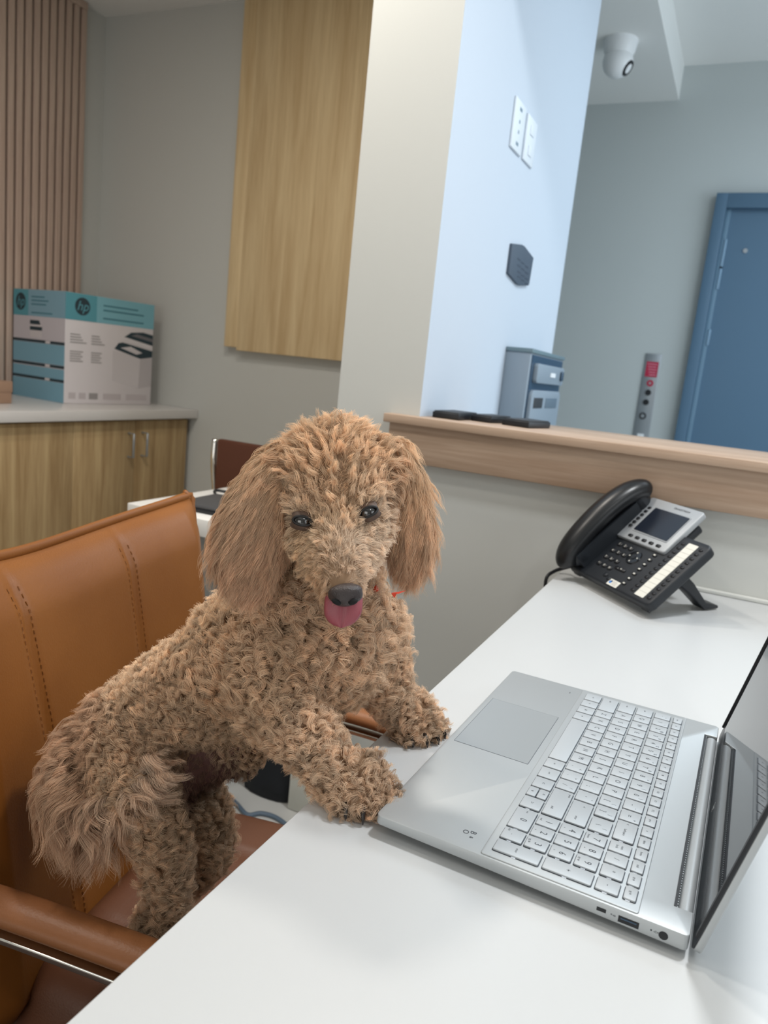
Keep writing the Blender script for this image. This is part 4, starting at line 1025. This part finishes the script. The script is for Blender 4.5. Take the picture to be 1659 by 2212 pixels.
ctrl = [
 cp(728, 945, .645, .0165, .0019, .95, .60, fl(.15, .2, .9), c_head), cp(660, 965, .645, .0160, .0019, .95, .65, fl(-.7, .1, .5), c_head), cp(800, 955, .645, .0160, .0019, .95, .65, fl(.7, .1, .5), c_head),
 cp(728, 1030, .600, .0165, .0019, .95, .65, fl(.1, .8, -.2), c_head), cp(660, 1040, .605, .0165, .0019, .95, .65, fl(-.6, .6, -.2), c_head), cp(795, 1030, .605, .0165, .0019, .95, .65, fl(.6, .6, -.2), c_head),
 cp(700, 1080, .600, 0.0120, .0022, .8, .6, fl(-.2, .5, -.5), c_head), cp(765, 1078, .600, 0.0119, .0022, .8, .6, fl(.2, .5, -.5), c_face),
 cp(655, 1095, .603, 0.0085, .0015, .5, .85, fl(-.5, .7, -.2), c_bridge), cp(795, 1078, .603, 0.0085, .0015, .5, .85, fl(.5, .7, -.2), c_bridge),
 cp(727, 1125, .598, 0.0070, .0010, .5, .8, fl(0, .9, -.2), c_face), cp(731, 1170, .580, .0080, .0009, .5, .70, fl(0, .9, .1), c_bridge),
 cp(738, 1220, .568, .0075, .0008, .5, .70, fl(0, .9, .3), c_bridge), cp(743, 1255, .562, .0055, .0005, .4, .7, fl(0, .9, .4), (.55, .40, .28)),
 cp(690, 1175, .595, .0080, .0014, .6, .75, fl(-.7, -.3, .2), c_face), cp(785, 1165, .595, .0080, .0014, .6, .75, fl(.7, -.3, .2), c_bridge),
 cp(700, 1230, .580, .0100, .0016, .6, .75, fl(-.5, -.7, .2), (.72, .50, .31)), cp(785, 1225, .580, .0100, .0016, .6, .75, fl(.5, -.6, .2), c_bridge),
 cp(715, 1270, .575, 0.0085, .0012, .5, .75, fl(-.4, -.9, .2), (.66, .42, .25)), cp(778, 1265, .575, 0.0085, .0012, .5, .75, fl(.4, -.8, .2), (.74, .52, .36)),
 cp(738, 1290, .585, 0.0060, .0008, .5, .8, fl(0, -1, .2), (.5, .32, .2)),
 cp(645, 1140, .605, .0080, .0014, .6, .85, fl(-.5, -.8, .3), c_face), cp(640, 1190, .615, .0100, .0020, .7, .7, fl(-.6, -.7, .2), c_face), cp(835, 1120, .608, .0080, .0014, .6, .85, fl(.5, -.8, .3), c_bridge), cp(835, 1175, .615, .0100, .0020, .7, .7, fl(.7, -.6, .2), c_bridge),
 cp(600, 1050, .640, 0.0207, .0030, .9, .8, fl(-.3, -1, 0), c_ear), cp(850, 1030, .645, 0.0192, .0030, .9, .8, fl(.35, -1, 0), c_ear),
 cp(650, 1280, .665, 0.0176, .0042, 1.3, .7, fl(-.3, -1, -.2), c_neck), cp(740, 1340, .655, 0.0176, .0042, 1.3, .7, fl(0, -1, -.3), c_neck), cp(810, 1310, .665, 0.0176, .0042, 1.3, .7, fl(.4, -1, -.1), c_leg),
 cp(640, 1400, .660, 0.0168, .0038, 1.5, .65, fl(-.2, -1, -.2), c_body), cp(720, 1430, .655, 0.0168, .0038, 1.5, .65, fl(0, -1, -.3), c_neck), cp(780, 1440, .665, 0.0168, .0038, 1.4, .65, fl(.2, -1, -.2), c_leg), cp(740, 1510, .675, 0.0144, .004, 1.3, .7, fl(0, -1, 0), c_body),
 cp(520, 1330, .735, 0.0120, .0028, 1.5, .55, fl(-.6, -.4, 0), c_back), cp(430, 1400, .740, 0.0115, .0026, 1.5, .55, fl(-.7, -.5, 0), c_back), cp(300, 1480, .750, 0.0115, .0026, 1.5, .55, fl(-.7, -.6, 0), c_back),
 cp(530, 1450, .690, 0.0152, .0042, 1.5, .55, fl(-.5, -.8, 0), c_body), cp(400, 1520, .705, 0.0136, .0036, 1.4, .55, fl(-.5, -.8, 0), c_body), cp(300, 1580, .715, 0.0128, .0034, 1.4, .6, fl(-.4, -.9, 0), c_body),
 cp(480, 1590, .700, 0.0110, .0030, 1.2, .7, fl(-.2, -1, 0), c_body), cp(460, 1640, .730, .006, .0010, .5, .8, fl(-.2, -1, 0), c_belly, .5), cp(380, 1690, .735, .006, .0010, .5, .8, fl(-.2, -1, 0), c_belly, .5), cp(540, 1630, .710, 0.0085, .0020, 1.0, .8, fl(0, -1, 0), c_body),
 cp(590, 1490, .640, 0.0160, .0038, 1.6, .5, fl(.2, -1, -.2), c_body), cp(650, 1560, .625, .0125, .0033, 1.6, .45, fl(.4, -1, -.2), c_leg), cp(700, 1640, .610, .0125, .0033, 1.6, .45, fl(.4, -1, -.2), c_leg), cp(750, 1700, .600, .0115, .0031, 1.5, .5, fl(.4, -1, -.2), c_leg),
 cp(775, 1725, .590, .0095, .0026, 1.3, .6, fl(.3, -1, -.1), c_leg), cp(795, 1748, .590, .0080, .0022, 1.0, .7, fl(.3, -1, 0), (.55, .38, .26)),
 cp(825, 1430, .705, .0125, .0033, 1.6, .45, fl(.4, -1, -.2), c_leg), cp(850, 1500, .715, .0125, .0033, 1.6, .45, fl(.4, -1, -.2), c_leg), cp(905, 1560, .725, .0110, .0030, 1.5, .5, fl(.5, -1, -.2), c_leg), cp(935, 1580, .725, .0080, .0022, 1.3, .6, fl(.4, -1, 0), c_leg),
 cp(330, 1690, .690, 0.0120, .0034, 1.4, .5, fl(-.1, -1, 0), c_body), cp(360, 1800, .685, 0.0120, .0036, 1.5, .5, fl(0, -1, 0), c_body), cp(360, 1950, .700, 0.0120, .0036, 1.5, .5, fl(0, -1, 0), c_body), cp(470, 1780, .760, 0.0120, .0036, 1.5, .5, fl(0, -1, 0), c_body), cp(490, 1880, .765, 0.0120, .0036, 1.5, .5, fl(0, -1, 0), c_body),
 cp(230, 1560, .745, 0.0207, .0030, 1.0, .7, fl(-.7, -.5, 0), c_tail),
]
av = [(EYES[0], .0072), (EYES[1], .0072), (npos, .0122), (at(742, 1300, .566), .006)]
QF = 1.0
fc0, fc1 = np.array(at(742, 1270, .572)), np.array(at(725, 1110, .605))
def FACE(c):
    d = fc1 - fc0; t = np.clip(((np.array(c) - fc0) @ d) / (d @ d), 0, 1); return np.linalg.norm(np.array(c) - fc0 - d * t) < .030
grow('fur', body, body.data, int(250000 * QF), 12500, ctrl, 12, .00014, .016, jit=.25, avoid=av)
grow('short_face_fur', body, body.data, int(230000 * QF), 20000, [(c, (min(v[0], .0070), v[1] * .5, v[2], max(v[3], .86), *v[4:10], 1.0 if FACE(c) else 0.0)) for c, v in ctrl], 8, .00012, .010, jit=.3, avoid=av, gather=.3, fuzz=.0004, stray=.15)
def earctrl(px, s): return [cp(px, 990, .64, .036, .0018, 1.4, .90, fl(s * .35, -1, 0, .3), c_head), cp(px, 1060, .63, .050, .0018, 2.0, .97, fl(s * .10, -1, 0, .5), c_ear), cp(px, 1150, .62, .040, .0022, 2.0, 1.0, fl(s * .05, -1, 0, .6), c_ear), cp(px, 1220, .62, .030, .0022, 1.8, 1.0, fl(-s * .05, -1, 0, .6), (.70, .48, .33))]
grow('fur', ears[0], ears[0].data, int(48000 * QF), 2200, earctrl(560, -1), 24, .00014, .02, jit=.25, seedlen=.2, gather=.2, fuzz=.0008, stray=.07, coh=70)
grow('fur', ears[1], ears[1].data, int(32000 * QF), 1500, earctrl(885, 1), 24, .00014, .02, jit=.25, seedlen=.2, gather=.2, fuzz=.0008, stray=.07, coh=70)
tctrl = [cp(200, 1580, .745, .028, .004, 1.0, .6, fl(-.5, -.6, -.2), c_tail), cp(120, 1650, .72, .034, .004, 1.1, .75, fl(-.15, -1, -.2), c_tail), cp(130, 1740, .70, .052, .0058, 1.2, .88, fl(.0, -1, -.1), c_tail), cp(200, 1760, .69, .052, .0058, 1.2, .88, fl(.1, -1, -.1), (.70, .50, .36)),
         cp(280, 1710, .68, .036, .0045, 1.0, .75, fl(.9, -.5, -.2), (.74, .56, .42)), cp(315, 1680, .68, .030, .0045, .9, .7, fl(.9, .3, -.2), (.78, .60, .46))]
grow('fur', tail, tail.data, int(26000 * QF), 800, tctrl, 20, .00015, .02, jit=.25, seedlen=.3, gather=.3, fuzz=.0010, stray=.10, coh=60)

flush_texts()
